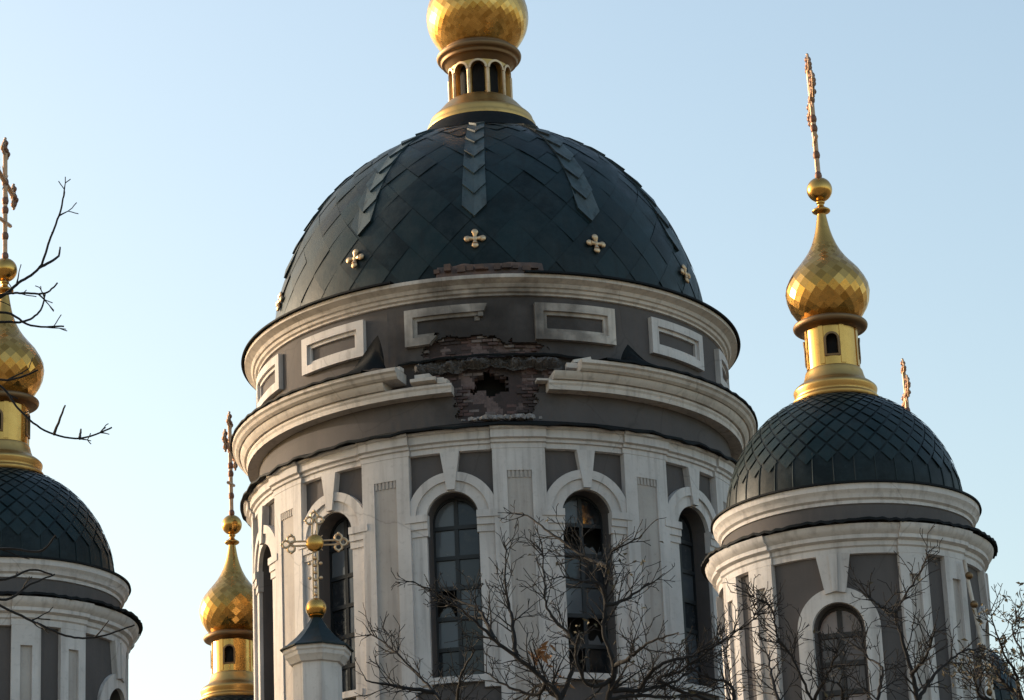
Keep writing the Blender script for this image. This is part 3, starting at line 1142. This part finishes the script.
mb.lathe(smooth_prof([(0.79, 35.72), (0.86, 35.80), (0.93, 35.870), (1.00, 35.890), (1.03, 35.970), (1.10, 36.010), (1.13, 36.090), (1.10, 36.150), (1.00, 36.190), (0.98, 36.250), (0.92, 36.310)], 4), n=64)
mb.build('collar', M['bronze'], main, 30)
onion = smooth_prof([(0.92, 36.270), (1.08, 36.470), (1.26, 36.770), (1.36, 37.130), (1.33, 37.550), (1.15, 38.000), (0.86, 38.450), (0.55, 38.900), (0.33, 39.400), (0.20, 40.000), (0.13, 40.650)], 8)
mb = MB()
mb.lathe([(r * 0.985, z) for r, z in onion], n=96, tint=0.4)
diamond_skin(mb, onion, 40, 0.0, 0.8, 1.0, 1, 0.0022, random.Random(6))
mb.build('onion_dome', M['gold'], main, 4)
mb = MB()
mb.lathe(smooth_prof([(0.13, 40.600), (0.22, 40.700), (0.28, 40.800), (0.2, 40.900), (0.1, 40.950)], 4), n=24)
mb.ball((0, 0, 41.300), 0.42, 24, 14)
mb.build('finial_ball', M['gold'], main, 50)
mb = MB()
ornate_cross(mb, (0, 0, 41.650), 3.6, TURN - 78, thick=0.06)
mb.build('finial_cross', M['pale_gold'], main, 50)

# =================================================================== SMALL TOWERS
rng = random.Random(21)
st = empty('domed_tower', (7.015, 64.0, BASE_Z))
tag(st, 'small front tower right of the huge dome, gold onion on scaled green dome', 'church tower', 'domed towers of the church')
RS = 2.74
W4 = [TURN - 3.2 + 90 * k for k in range(-2, 2)]
SHW, SZS, SZB = 0.51, 16.77, 14.3
mb = MB()
wall_with_windows(mb, RS, BASE_Z - 0.3, 18.40, [(a, SHW, SZB, SZS) for a in W4], 0.30)
mb.build('wall', M['taupe'], st, 30)
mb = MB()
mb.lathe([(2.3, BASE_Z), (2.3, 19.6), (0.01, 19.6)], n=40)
mb.build('shade_lining', M['dark'], st)  # lining coloured near-black as the shade behind the windows
for a in W4:
    window_parts(st, a, SHW - 0.005, SZB + 0.005, SZS, RS - 0.22, 5, 2, M['frame_brown'], M['glass_warm'], rng, broken=0.06, bar=0.105)
    q = lambda x: a + dm(x / RS)
    mb = MB()
    mb.strip(list(zip(arc_pts(a, SZS, SHW + 0.015, 180, 0, 26, RS), arc_pts(a, SZS, 0.84, 180, 0, 26, RS))), RS - 0.02, RS + 0.09)
    for s in (-1, 1):
        x0, x1 = sorted((s * (SHW + 0.015), s * 0.84))
        mb.plate(q(x0), q(x1), BASE_Z, SZS - 0.002, RS - 0.02, RS + 0.09, 4)
    s_ = mb.build('window_surround', M['white'], st, 30)
    mb = MB()
    mb.strip([((q(-0.2), SZS + 0.70), (q(-0.34), 18.3)), ((q(-0.07), SZS + 0.73), (q(-0.12), 18.3)), ((q(0.07), SZS + 0.73), (q(0.12), 18.3)), ((q(0.2), SZS + 0.70), (q(0.34), 18.3))], RS - 0.02, RS + 0.14)
    mb.strip([((q(-0.05), SZS + 0.74), (q(-0.09), 18.3)), ((q(0.05), SZS + 0.74), (q(0.09), 18.3))], RS, RS + 0.17)
    mb.build('keystone', M['white'], s_, 30)
    for off in (34, 56):
        c = a + off
        w, pw = 6.4, 2.6
        mb = MB()
        ztp = 17.85 if off == 34 else 17.85
        for (x0, x1) in ((-w, -pw), (pw, w)):
            mb.plate(c + x0, c + x1, BASE_Z, 18.35, RS - 0.02, RS + 0.13, 3)
        mb.plate(c - pw, c + pw, ztp, 18.35, RS - 0.02, RS + 0.13, 3)
        p = mb.build('pilaster', M['white'], st, 30)
        mb = MB()
        mb.plate(c - pw - .05, c + pw + .05, BASE_Z, ztp + 0.02, RS - 0.02, RS + 0.065, 3)
        mb.build('panel', M['panel'], p, 30)
mb = MB()
prof = [(2.72, 18.28), (2.82, 18.29), (2.82, 18.42), (2.86, 18.45), (2.86, 18.54), (2.95, 18.58), (2.95, 18.66), (3.02, 18.72), (3.06, 18.78), (3.08, 18.86), (2.6, 18.88)]
for a in W4:
    mb.lathe(prof, a - 27.2, a + 27.2, 30, cap=True)
    mb.lathe([(r + (0.055 if r > 2.75 else 0), z + 0.003) for r, z in prof], a + 27.3, a + 62.7, 18, cap=True)
mb.build('cornice', M['white'], st, 25)
mb = MB()
mb.lathe([(2.66, 19.08), (2.74, 19.03), (3.16, 18.945), (3.17, 18.89), (3.10, 18.888)], n=140, zfun=lambda a, r, z: (0.022 * math.sin(a * 1.1) + 0.016 * math.sin(a * 2.7 + 1)) if r > 2.9 else 0)
mb.build('lower_flashing', M['flash'], st, 50)
mb = MB()
mb.lathe([(2.67, 18.9), (2.67, 19.5)], n=96)
mb.build('attic_wall', M['taupe'], st, 30)
mb = MB()
mb.lathe([(2.62, 19.38), (2.70, 19.39), (2.70, 19.46), (2.76, 19.50), (2.78, 19.57), (2.80, 19.60), (2.85, 19.66), (2.86, 19.78), (2.5, 19.79)], n=120)
mb.build('top_cornice', M['white'], st, 25)
mb = MB()
mb.lathe([(2.45, 19.93), (2.58, 19.89), (2.90, 19.83), (2.91, 19.785), (2.87, 19.783)], n=120)
mb.build('eaves_flashing', M['flash'], st, 50)
SR, SH, SZ = 2.55, 2.75, 19.84
sprof = ell(SR, SH, SZ, 40, math.acos(0.80 / SR))
mb = MB()
mb.lathe(sprof, n=96, tint=0.0)
# plain sheets with standing seams round the foot
for k in range(36):
    a = 10 * k
    mb.tube([P(a, SR * math.cos(t) + 0.006, SZ + SH * math.sin(t)) for t in [R(17) * i / 6 for i in range(7)]], 0.014, 5, 0.5)
tiled_shell(mb, sprof, 35, 0.15, 1.0, lift=0.008, gap=0.13, rng=random.Random(8), aspect=1.12, sub=3, tilt=0.022, phase=TURN + 2, rand=0.004, tmin=0.55)
mb.build('dome', M['green'], st, 30)
mb = MB()
mb.lathe(smooth_prof([(0.86, 22.30), (0.92, 22.38), (0.95, 22.48), (0.88, 22.55), (0.90, 22.64), (0.91, 22.73), (0.82, 22.82), (0.72, 22.88), (0.66, 23.00), (0.62, 23.15), (0.57, 23.18)], 4), n=56)
mb.build('cupola_skirt', M['gold_dull'], st, 30)
mb = MB()
SA = [TURN + 4 + 90 * k for k in range(4)]
wall_with_windows(mb, 0.585, 23.15, 24.16, [(a, 0.125, 23.40, 23.74) for a in SA], 0.08, 6)
for k in range(8):
    a = TURN + 4 + 22.5 + 45 * k
    mb.plate(a - 5, a + 5, 23.2, 24.1, 0.57, 0.605, 1)
mb.build('cupola_drum', M['gold'], st, 30)
mb = MB()
mb.lathe([(0.44, 23.1), (0.44, 24.2)], n=24)
mb.build('cupola_shade_core', M['dark'], st)  # added black cylinder, shade within the openings painted as its colour
for a in SA:
    mb = MB()
    q = lambda x: a + dm(x / .585)
    pairs = [((q(-.12), 23.40), (q(-.165), 23.36))] + list(zip(arc_pts(a, 23.74, .12, 180, 0, 10, .585), arc_pts(a, 23.74, .165, 180, 0, 10, .585))) + [((q(.12), 23.40), (q(.165), 23.36))]
    mb.strip(pairs, 0.57, 0.625, closed=True)
    mb.build('opening_frame', M['bronze'], st, 30)
mb = MB()
mb.lathe(smooth_prof([(0.58, 24.06), (0.66, 24.10), (0.78, 24.13), (0.82, 24.20), (0.80, 24.26), (0.70, 24.30), (0.58, 24.36)], 4), n=48)
mb.build('collar', M['bronze'], st, 30)
op = smooth_prof([(0.52, 24.28), (0.70, 24.42), (0.86, 24.68), (0.93, 24.98), (0.885, 25.22), (0.74, 25.48), (0.54, 25.72), (0.37, 25.96), (0.25, 26.22), (0.17, 26.48), (0.11, 26.80), (0.09, 26.93)], 8)
mb = MB()
mb.lathe([(r * (0.965 if z < 25.9 else 0.965 + 0.035 * min(1, (z - 25.9) / 0.3)), z) for r, z in op], n=48, tint=0.5)
diamond_skin(mb, op, 22, 0.0, 0.72, 1.05, 3, 0.003, random.Random(5))
mb.build('onion_dome', M['gold'], st, 5)
mb = MB()
mb.lathe(smooth_prof([(0.08, 26.84), (0.10, 26.88), (0.19, 26.93), (0.20, 26.98), (0.11, 27.04), (0.07, 27.10), (0.10, 27.16), (0.07, 27.22)], 4), n=24)
mb.ball((0, 0, 27.47), 0.285, 28, 16)
mb.build('finial_ball', M['gold'], st, 50)
mb = MB()
ornate_cross(mb, (0, 0, 27.72), 2.95, TURN - 83.5, arm=0.34, thick=0.058, lean=(-0.012, 0.0), heavy=True)
mb.build('finial_cross', [M['cross_shaft'], M['cross_worn']], st, 50)
spec = [((-11.67, 66.8), 'front tower at the left edge, its scaled green dome cut by the border'),
        ((-8.04, 83.0), 'distant tower beside the left wall of the huge one, showing only its gilded cupola'),
        ((11.48, 85.8), 'hidden tower behind the right one, only its upright cross showing over the dome')]
for (x, y), lab in spec:
    c = copy_tree(st)
    c.location = (x, y, BASE_Z - (1.67 if 'distant' in lab else 0))
    c['label'] = lab
# a loose downpipe swinging off the right tower only
mb = MB()
pp = [P(46, 3.0, 18.25), P(46.4, 3.02, 17.9), P(48, 3.05, 17.3), P(51, 3.08, 16.4), P(54, 3.12, 15.5), P(57, 3.12, 14.6), P(58, 3.1, 13.9)]
mb.tube(pp, 0.042, 10)
pipe = mb.build('downpipe', M['pipe'], st, 50)
mb = MB()
for k, (a, z) in enumerate(((46.4, 17.9), (48, 17.3), (51, 16.4), (54, 15.5))):
    mb = MB()
    mb.ball(P(a, 3.07, z), 0.085, 8, 6)
    mb.build('pipe_joint', M['bronze'], pipe, 50)

# =================================================================== PINNACLE
ZOFF[0] = 13.0
pin = empty('corner_pinnacle', (-4.21, 61.0, 13.0))
tag(pin, 'little white pinnacle with dark pyramid cap and open gilt cross before the left windows', 'pinnacle')


def octo(mb, prof, n=8, rot=22.5 + TURN):
    mb.grid([[P(rot + 360 / n * k, r, z) for k in range(n)] for r, z in prof], closed=True)


mb = MB()
octo(mb, [(0.50, 13.0), (0.50, 16.42)])
mb.build('post', M['white'], pin, 20)
mb = MB()
octo(mb, [(0.48, 16.36), (0.56, 16.38), (0.61, 16.46), (0.65, 16.50), (0.67, 16.57), (0.70, 16.60), (0.70, 16.68), (0.3, 16.69)])
mb.build('cornice', M['white'], pin, 20)
mb = MB()
octo(mb, [(0.70, 16.69), (0.76, 16.675), (0.76, 16.70), (0.60, 16.80), (0.42, 16.96), (0.26, 17.14), (0.15, 17.30), (0.10, 17.38)])
mb.build('cap_roof', M['green'], pin, 20)
mb = MB()
mb.lathe([(0.10, 17.36), (0.16, 17.40), (0.10, 17.44)], n=16)
mb.ball((0, 0, 17.57), 0.215, 24, 14)
mb.build('finial_ball', M['gold'], pin, 50)
mb = MB()
T_, zc = ornate_cross(mb, (0, 0, 17.76), 1.80, 0.5, arm=0.30, thick=0.052, rails=True)
oc = mb.build('finial_cross', M['pale_gold'], pin, 50)
mb = MB()
mb.ball(T_(0, zc), 0.185, 20, 12, (1, 0.6, 1))
mb.build('centre_boss', M['gold'], oc, 50)

ZOFF[0] = 0.0

# =================================================================== BARE TREES
LIMBS = {
 'A': [
  [(0.4, 40.0, 10.2), (0.43, 40.0, 10.73), (0.26, 40.0, 10.98), (-0.08, 40.0, 11.29), (-0.42, 40.0, 11.6), (-0.72, 40.0, 11.91), (-1.06, 40.0, 12.2), (-1.46, 40.0, 12.42)],
  [(0.43, 40.0, 10.73), (0.67, 40.06, 11.27), (0.64, 40.13, 11.56), (0.35, 40.19, 11.96), (0.3, 40.26, 12.34), (0.3, 40.32, 12.87)],
  [(-0.12, 40.0, 11.34), (-0.15, 40.21, 11.85), (-0.22, 40.43, 12.36), (-0.2, 40.64, 13.03)],
  [(-0.42, 40.0, 11.6), (-0.59, 40.39, 12.09), (-0.95, 40.78, 12.35)],
  [(-0.77, 40.0, 10.34), (-1.2, 40.29, 10.91), (-1.43, 40.58, 11.26), (-1.79, 40.88, 11.71), (-2.11, 41.17, 12.03)],
  [(0.26, 40.0, 10.98), (0.12, 40.21, 10.84), (-0.27, 40.42, 11.04), (-0.53, 40.63, 11.28)],
  [(0.43, 40.0, 10.73), (0.17, 40.37, 11.01), (-0.01, 40.74, 10.92), (-0.34, 41.11, 10.83)],
  [(-0.9, 40.0, 10.39), (-0.9, 39.59, 10.69), (-0.82, 39.17, 10.95), (-0.63, 38.76, 11.15)],
  [(-1.41, 40.0, 11.12), (-1.72, 39.95, 10.99), (-2.11, 39.91, 11.07)],
 ],
 'A2': [
  [(1.04, 38.5, 9.85), (1.04, 38.5, 10.36), (1.13, 38.5, 10.79), (1.02, 38.5, 11.23), (1.07, 38.5, 11.67), (1.11, 38.5, 12.11), (1.21, 38.5, 12.32), (1.54, 38.5, 12.47)],
  [(1.11, 38.5, 12.11), (0.93, 38.79, 12.28), (0.6, 39.09, 12.6), (0.3, 39.38, 12.93), (0.05, 39.67, 13.21)],
  [(1.06, 38.5, 11.58), (1.33, 38.7, 11.71), (1.65, 38.89, 11.97)],
  [(1.09, 38.5, 10.45), (1.57, 38.85, 10.55), (1.98, 39.21, 10.75), (2.31, 39.56, 11.04)],
  [(1.13, 38.5, 10.79), (1.35, 38.16, 10.83), (1.56, 37.82, 10.91), (1.92, 37.48, 10.94)],
  [(1.07, 38.5, 11.67), (0.99, 38.47, 11.88), (0.69, 38.45, 11.93), (0.48, 38.42, 11.98)],
  [(1.08, 38.5, 10.62), (0.79, 38.28, 10.5), (0.64, 38.05, 10.84), (0.69, 37.83, 11.08)],
  [(1.55, 38.5, 10.47), (1.7, 38.54, 10.78), (2.13, 38.58, 10.9), (2.48, 38.62, 11.06)],
  [(1.04, 38.5, 10.36), (1.38, 38.57, 10.41), (2.02, 38.63, 10.39), (2.54, 38.7, 10.52)],
 ],
 'B': [
  [(5.03, 39.0, 10.01), (5.01, 39.0, 10.29), (4.97, 39.0, 10.63), (4.88, 39.0, 11.12), (4.84, 39.0, 11.46), (5.12, 39.0, 11.88), (5.29, 39.0, 12.16)],
  [(4.84, 39.0, 11.46), (4.58, 38.36, 11.38), (4.34, 37.71, 11.35)],
  [(3.68, 39.0, 10.16), (3.64, 38.85, 10.32), (3.44, 38.7, 10.8), (3.24, 38.55, 11.09), (3.17, 38.4, 11.45), (2.95, 38.25, 11.55)],
  [(1.72, 39.0, 10.68), (1.98, 38.85, 10.77), (2.42, 38.71, 11.03), (2.86, 38.56, 11.28), (3.04, 38.42, 11.44)],
  [(4.5, 39.0, 10.12), (4.54, 39.27, 10.38), (4.65, 39.55, 10.86), (4.52, 39.82, 11.07), (4.48, 40.1, 11.37)],
  [(5.01, 39.0, 10.29), (5.3, 39.23, 10.67), (5.66, 39.47, 10.98), (6.01, 39.7, 11.11)],
  [(4.97, 39.0, 10.63), (5.15, 38.55, 10.82), (5.21, 38.1, 11.06)],
  [(3.22, 39.0, 10.35), (3.19, 39.39, 10.8), (3.22, 39.78, 11.21)],
  [(4.11, 39.0, 10.14), (4.0, 38.52, 10.39), (3.75, 38.05, 10.37)],
  [(2.65, 39.0, 10.25), (2.63, 39.1, 10.62), (2.26, 39.21, 10.8), (2.06, 39.31, 11.06)],
  [(3.65, 39.0, 10.35), (3.84, 38.51, 10.57), (3.94, 38.01, 10.75)],
 ],
 'C': [
  [(7.0, 42.0, 10.49), (6.81, 42.0, 10.92), (6.6, 42.0, 11.17), (6.48, 42.0, 11.41)],
  [(6.81, 42.0, 10.92), (6.72, 41.56, 11.16), (6.5, 41.12, 11.39), (6.32, 40.68, 11.83)],
  [(7.0, 42.0, 10.49), (7.09, 42.25, 11.06), (7.03, 42.49, 11.55), (6.92, 42.74, 12.06), (7.08, 42.98, 12.31)],
  [(6.4, 42.0, 10.51), (6.26, 41.74, 10.89), (6.15, 41.49, 11.07), (6.0, 41.23, 11.3)],
  [(6.99, 42.0, 10.87), (7.15, 41.62, 11.15), (7.07, 41.25, 11.4)],
  [(6.6, 42.0, 11.17), (6.42, 42.64, 11.42), (6.32, 43.27, 11.53)],
 ],
 'L': [
  [(-7.51, 26.0, 10.44), (-6.36, 26.0, 10.76), (-5.12, 26.0, 11.18), (-4.58, 26.0, 11.47), (-4.42, 26.0, 11.6), (-4.23, 26.0, 11.74), (-4.14, 26.0, 12.0), (-4.05, 26.0, 12.27), (-4.01, 26.0, 12.47)],
  [(-4.23, 26.0, 11.74), (-4.1, 26.2, 11.91), (-4.11, 26.41, 12.09)],
  [(-6.36, 26.0, 10.76), (-5.11, 25.95, 11.4), (-4.57, 25.91, 11.46), (-4.38, 25.86, 11.45), (-4.15, 25.81, 11.42), (-4.03, 25.77, 11.5)],
  [(-5.12, 26.0, 11.04), (-4.6, 26.13, 11.28), (-4.4, 26.25, 11.32), (-4.28, 26.38, 11.47), (-4.26, 26.51, 11.68)],
  [(-5.12, 26.0, 11.18), (-4.58, 26.01, 11.33), (-4.31, 26.03, 11.2), (-4.01, 26.04, 11.18)],
  [(-7.51, 26.0, 10.44), (-5.66, 26.03, 11.03), (-4.94, 26.06, 10.86), (-4.59, 26.08, 10.66), (-4.41, 26.11, 10.43), (-4.19, 26.14, 10.24), (-3.88, 26.17, 10.16), (-3.6, 26.2, 10.26)],
  [(-4.12, 26.0, 10.19), (-3.94, 25.68, 10.31)],
  [(-3.86, 26.0, 10.11), (-3.92, 26.49, 10.35)],
  [(-7.44, 26.0, 9.15), (-5.43, 26.03, 9.07), (-4.56, 26.07, 8.63), (-4.21, 26.1, 8.45), (-3.95, 26.14, 8.34), (-3.7, 26.17, 8.34), (-3.4, 26.21, 8.44)],
  [(-5.07, 26.0, 8.86), (-4.57, 26.17, 8.71), (-4.34, 26.34, 8.88), (-4.15, 26.51, 9.01)],
  [(-5.07, 26.0, 8.82), (-4.57, 26.14, 8.88), (-4.33, 26.29, 9.0), (-4.16, 26.43, 8.99)],
  [(-5.08, 26.0, 9.23), (-4.54, 25.93, 9.1), (-4.18, 25.85, 9.04), (-4.03, 25.78, 9.16)],
  [(-5.12, 26.0, 11.04), (-4.56, 25.92, 10.66), (-4.21, 25.85, 10.71)],
  [(-7.51, 26.0, 10.44), (-7.48, 25.82, 9.1), (-7.15, 25.63, 5.29)],
  [(-7.53, 26.0, 9.15), (-7.33, 25.61, 9.04)],
 ],
}



def catmull(pts, sub):
    q = [pts[0]] + pts + [pts[-1]]
    out = []
    for i in range(1, len(q) - 2):
        p0, p1, p2, p3 = q[i - 1:i + 3]
        for s in range(sub):
            t = s / sub
            out.append(0.5 * ((2 * p1) + (p2 - p0) * t + (2 * p0 - 5 * p1 + 4 * p2 - p3) * t * t + (3 * p1 - p0 - 3 * p2 + p3) * t ** 3))
    out.append(pts[-1])
    return out


def rvec(rg):
    while True:
        v = Vector((rg.uniform(-1, 1), rg.uniform(-1, 1), rg.uniform(-1, 1)))
        if 0.05 < v.length < 1:
            return v.normalized()


def twig(mb, p, d, L, r, depth, rg, ends, maxd=2):
    n = max(3, int(L / 0.09))
    n = min(n, 9)
    pts, cur, dr = [p.copy()], p.copy(), d.normalized()
    rad = [r]
    for i in range(n):
        dr = (dr + rvec(rg) * 0.15 + Vector((0, 0, 0.03))).normalized()
        cur = cur + dr * (L / n)
        pts.append(cur.copy())
        rad.append(max(r * (1 - 0.7 * (i + 1) / n), 0.0048))
    mb.tube(pts, rad, 4 if depth > 1 else 5, rg.random())
    ends.append((pts[-1], dr))
    if depth < maxd:
        cnt = max(2, int(L / (0.115 if depth == 0 else 0.10)))
        ang = rg.uniform(0, 6.28)
        for k in range(cnt):
            i = min(n, 1 + int(n * (k + rg.uniform(0.2, 0.8)) / cnt))
            base = pts[i]
            tang = (pts[i] - pts[i - 1]).normalized()
            o_ = tang.orthogonal().normalized()
            ang += 2.4 + rg.uniform(-.4, .4)
            side = o_ * math.cos(ang) + tang.cross(o_) * math.sin(ang)
            nd_ = (tang * 0.85 + side * 0.75 + Vector((0, 0, 0.08))).normalized()
            twig(mb, base, nd_, L * (0.62 - 0.30 * k / cnt) * rg.uniform(0.7, 1.15), max(rad[i] * 0.68, 0.0045), depth + 1, rg, ends, maxd)


def leaf_cluster(mb, c, spread, n, rg, size=0.07):
    for k in range(n):
        p = Vector(c) + Vector((rg.gauss(0, spread), rg.gauss(0, spread), rg.gauss(0, spread * .8)))
        a, b_ = rvec(rg), rvec(rg)
        b_ = (b_ - a * b_.dot(a)).normalized()
        s = size * rg.uniform(.5, 1.2)
        up_ = a.cross(b_)
        mb.face([p - a * s, p - b_ * s * .45 + up_ * s * .25, p + a * s], rg.random())
        mb.face([p - a * s, p + a * s, p + b_ * s * .45 + up_ * s * .25], rg.random())


def bare_tree(key, label, r_base, r_tip, bark, seed, twig_len=0.55, per_m=5.5, leaves=(), foot=None, extra_leaf=0, explicit=False, wob=0.012, maxd=2, trunk_r=None, group='bare trees before the church'):
    rg = random.Random(seed)
    limbs = [[Vector(p) for p in l] for l in LIMBS[key]]
    first = limbs[0][0]
    bx, by = foot if foot else (first.x + 0.15, first.y + 0.2)
    root = empty('bare_tree', (bx, by, 0))
    tag(root, label, 'tree', group)
    off = Vector((bx, by, 0))
    tr_, br = MB(), MB()
    head = limbs[0][0] - off if not explicit else Vector(LIMBS[key][0][0]) - off
    tp = [Vector((0, 0, -0.2)), Vector((0.06, 0.02, head.z * 0.35)), Vector((-0.05, 0.05, head.z * 0.7)), head]
    cp = catmull(tp, 8)
    tr_.tube(cp, [(trunk_r or r_base * 3.0) + (r_base * 1.05 - (trunk_r or r_base * 3.0)) * (k / (len(cp) - 1)) ** 0.8 for k in range(len(cp))], 10)
    tr_.build('trunk', bark, root, 60)
    ends = []
    placed = [p for p in cp]
    for li, l in enumerate(limbs):
        pts = [p - off for p in l]
        if li:
            dmin = min((pts[0] - q).length for q in placed)
            if dmin < 0.6:
                pts[0] = min(placed, key=lambda q: (q - pts[0]).length).copy()
            else:
                tgt = min(placed, key=lambda q: (q - pts[0]).length + max(0, q.z - pts[0].z + 0.4) * 5)
                mid = (tgt + pts[0]) * 0.5 + Vector((0, 0, -0.15))
                pts = [tgt, mid] + pts
        cv = catmull(pts, 7)
        # small natural wobble
        for k in range(1, len(cv) - 1):
            cv[k] = cv[k] + rvec(rg) * wob
        n = len(cv)
        rb_ = r_base if li == 0 else r_base * 0.72
        rad = [rb_ + (r_tip - rb_) * (k / (n - 1)) ** 0.8 for k in range(n)]
        br.tube(cv, rad, 7, rg.random())
        placed += cv
        ends.append((cv[-1], cv[-1] - cv[-2]))
        length = sum((cv[k + 1] - cv[k]).length for k in range(n - 1))
        for k in range(int(length * per_m)):
            i = rg.randint(max(1, n // 6), n - 1)
            tang = (cv[i] - cv[i - 1]).normalized()
            side = rvec(rg)
            side = (side - tang * side.dot(tang)).normalized()
            d = (tang * 0.8 + side * 0.75 + Vector((0, 0, 0.12))).normalized()
            f = 1 - 0.45 * i / n
            twig(br, cv[i], d, twig_len * rg.uniform(0.5, 1.15) * f, max(rad[i] * 0.45, 0.009), 0 if rg.random() < 0.6 else 1, rg, ends, maxd)
    br.build('branches', bark, root, 60)
    lf = MB()
    for (x, y, z, sp, n, sz) in leaves:
        leaf_cluster(lf, Vector((x, y, z)) - off, sp, n, rg, sz)
    for k in range(extra_leaf):
        e = rg.choice(ends)[0]
        leaf_cluster(lf, e, 0.06, rg.randint(1, 3), rg, 0.05)
    if lf.f:
        lf.build('dry_leaves', M['leaf'] if leaves else M['leaf2'], root, 0)
    return root


bare_tree('A', 'bare tree in front of the left main windows, forking low into long slanting limbs', 0.050, 0.0085, M['bark'], 1, 0.60, 10.0,
          leaves=[(0.2, 40, 11.35, .08, 36, .07), (0.42, 40.1, 10.95, .09, 18, .05)])
bare_tree('A2', 'bare tree with upright dark stem before the main window on the right', 0.050, 0.0085, M['bark'], 2, 0.60, 10.0, extra_leaf=30)
bare_tree('B', 'bare twiggy tree before the right small tower and its brown arched window', 0.043, 0.007, M['bark2'], 3, 0.60, 10.0, extra_leaf=10)
bare_tree('C', 'bare tree at the lower right corner with dark withered leaves', 0.045, 0.007, M['bark2'], 4, 0.55, 12.0, extra_leaf=240)
bare_tree('L', 'near bare tree whose thin budded twigs reach in from the left edge', 0.021, 0.0075, M['bark'], 5, 0.30, 1.5, wob=0.003, maxd=1, trunk_r=0.14, foot=(-7.3, 26.2))
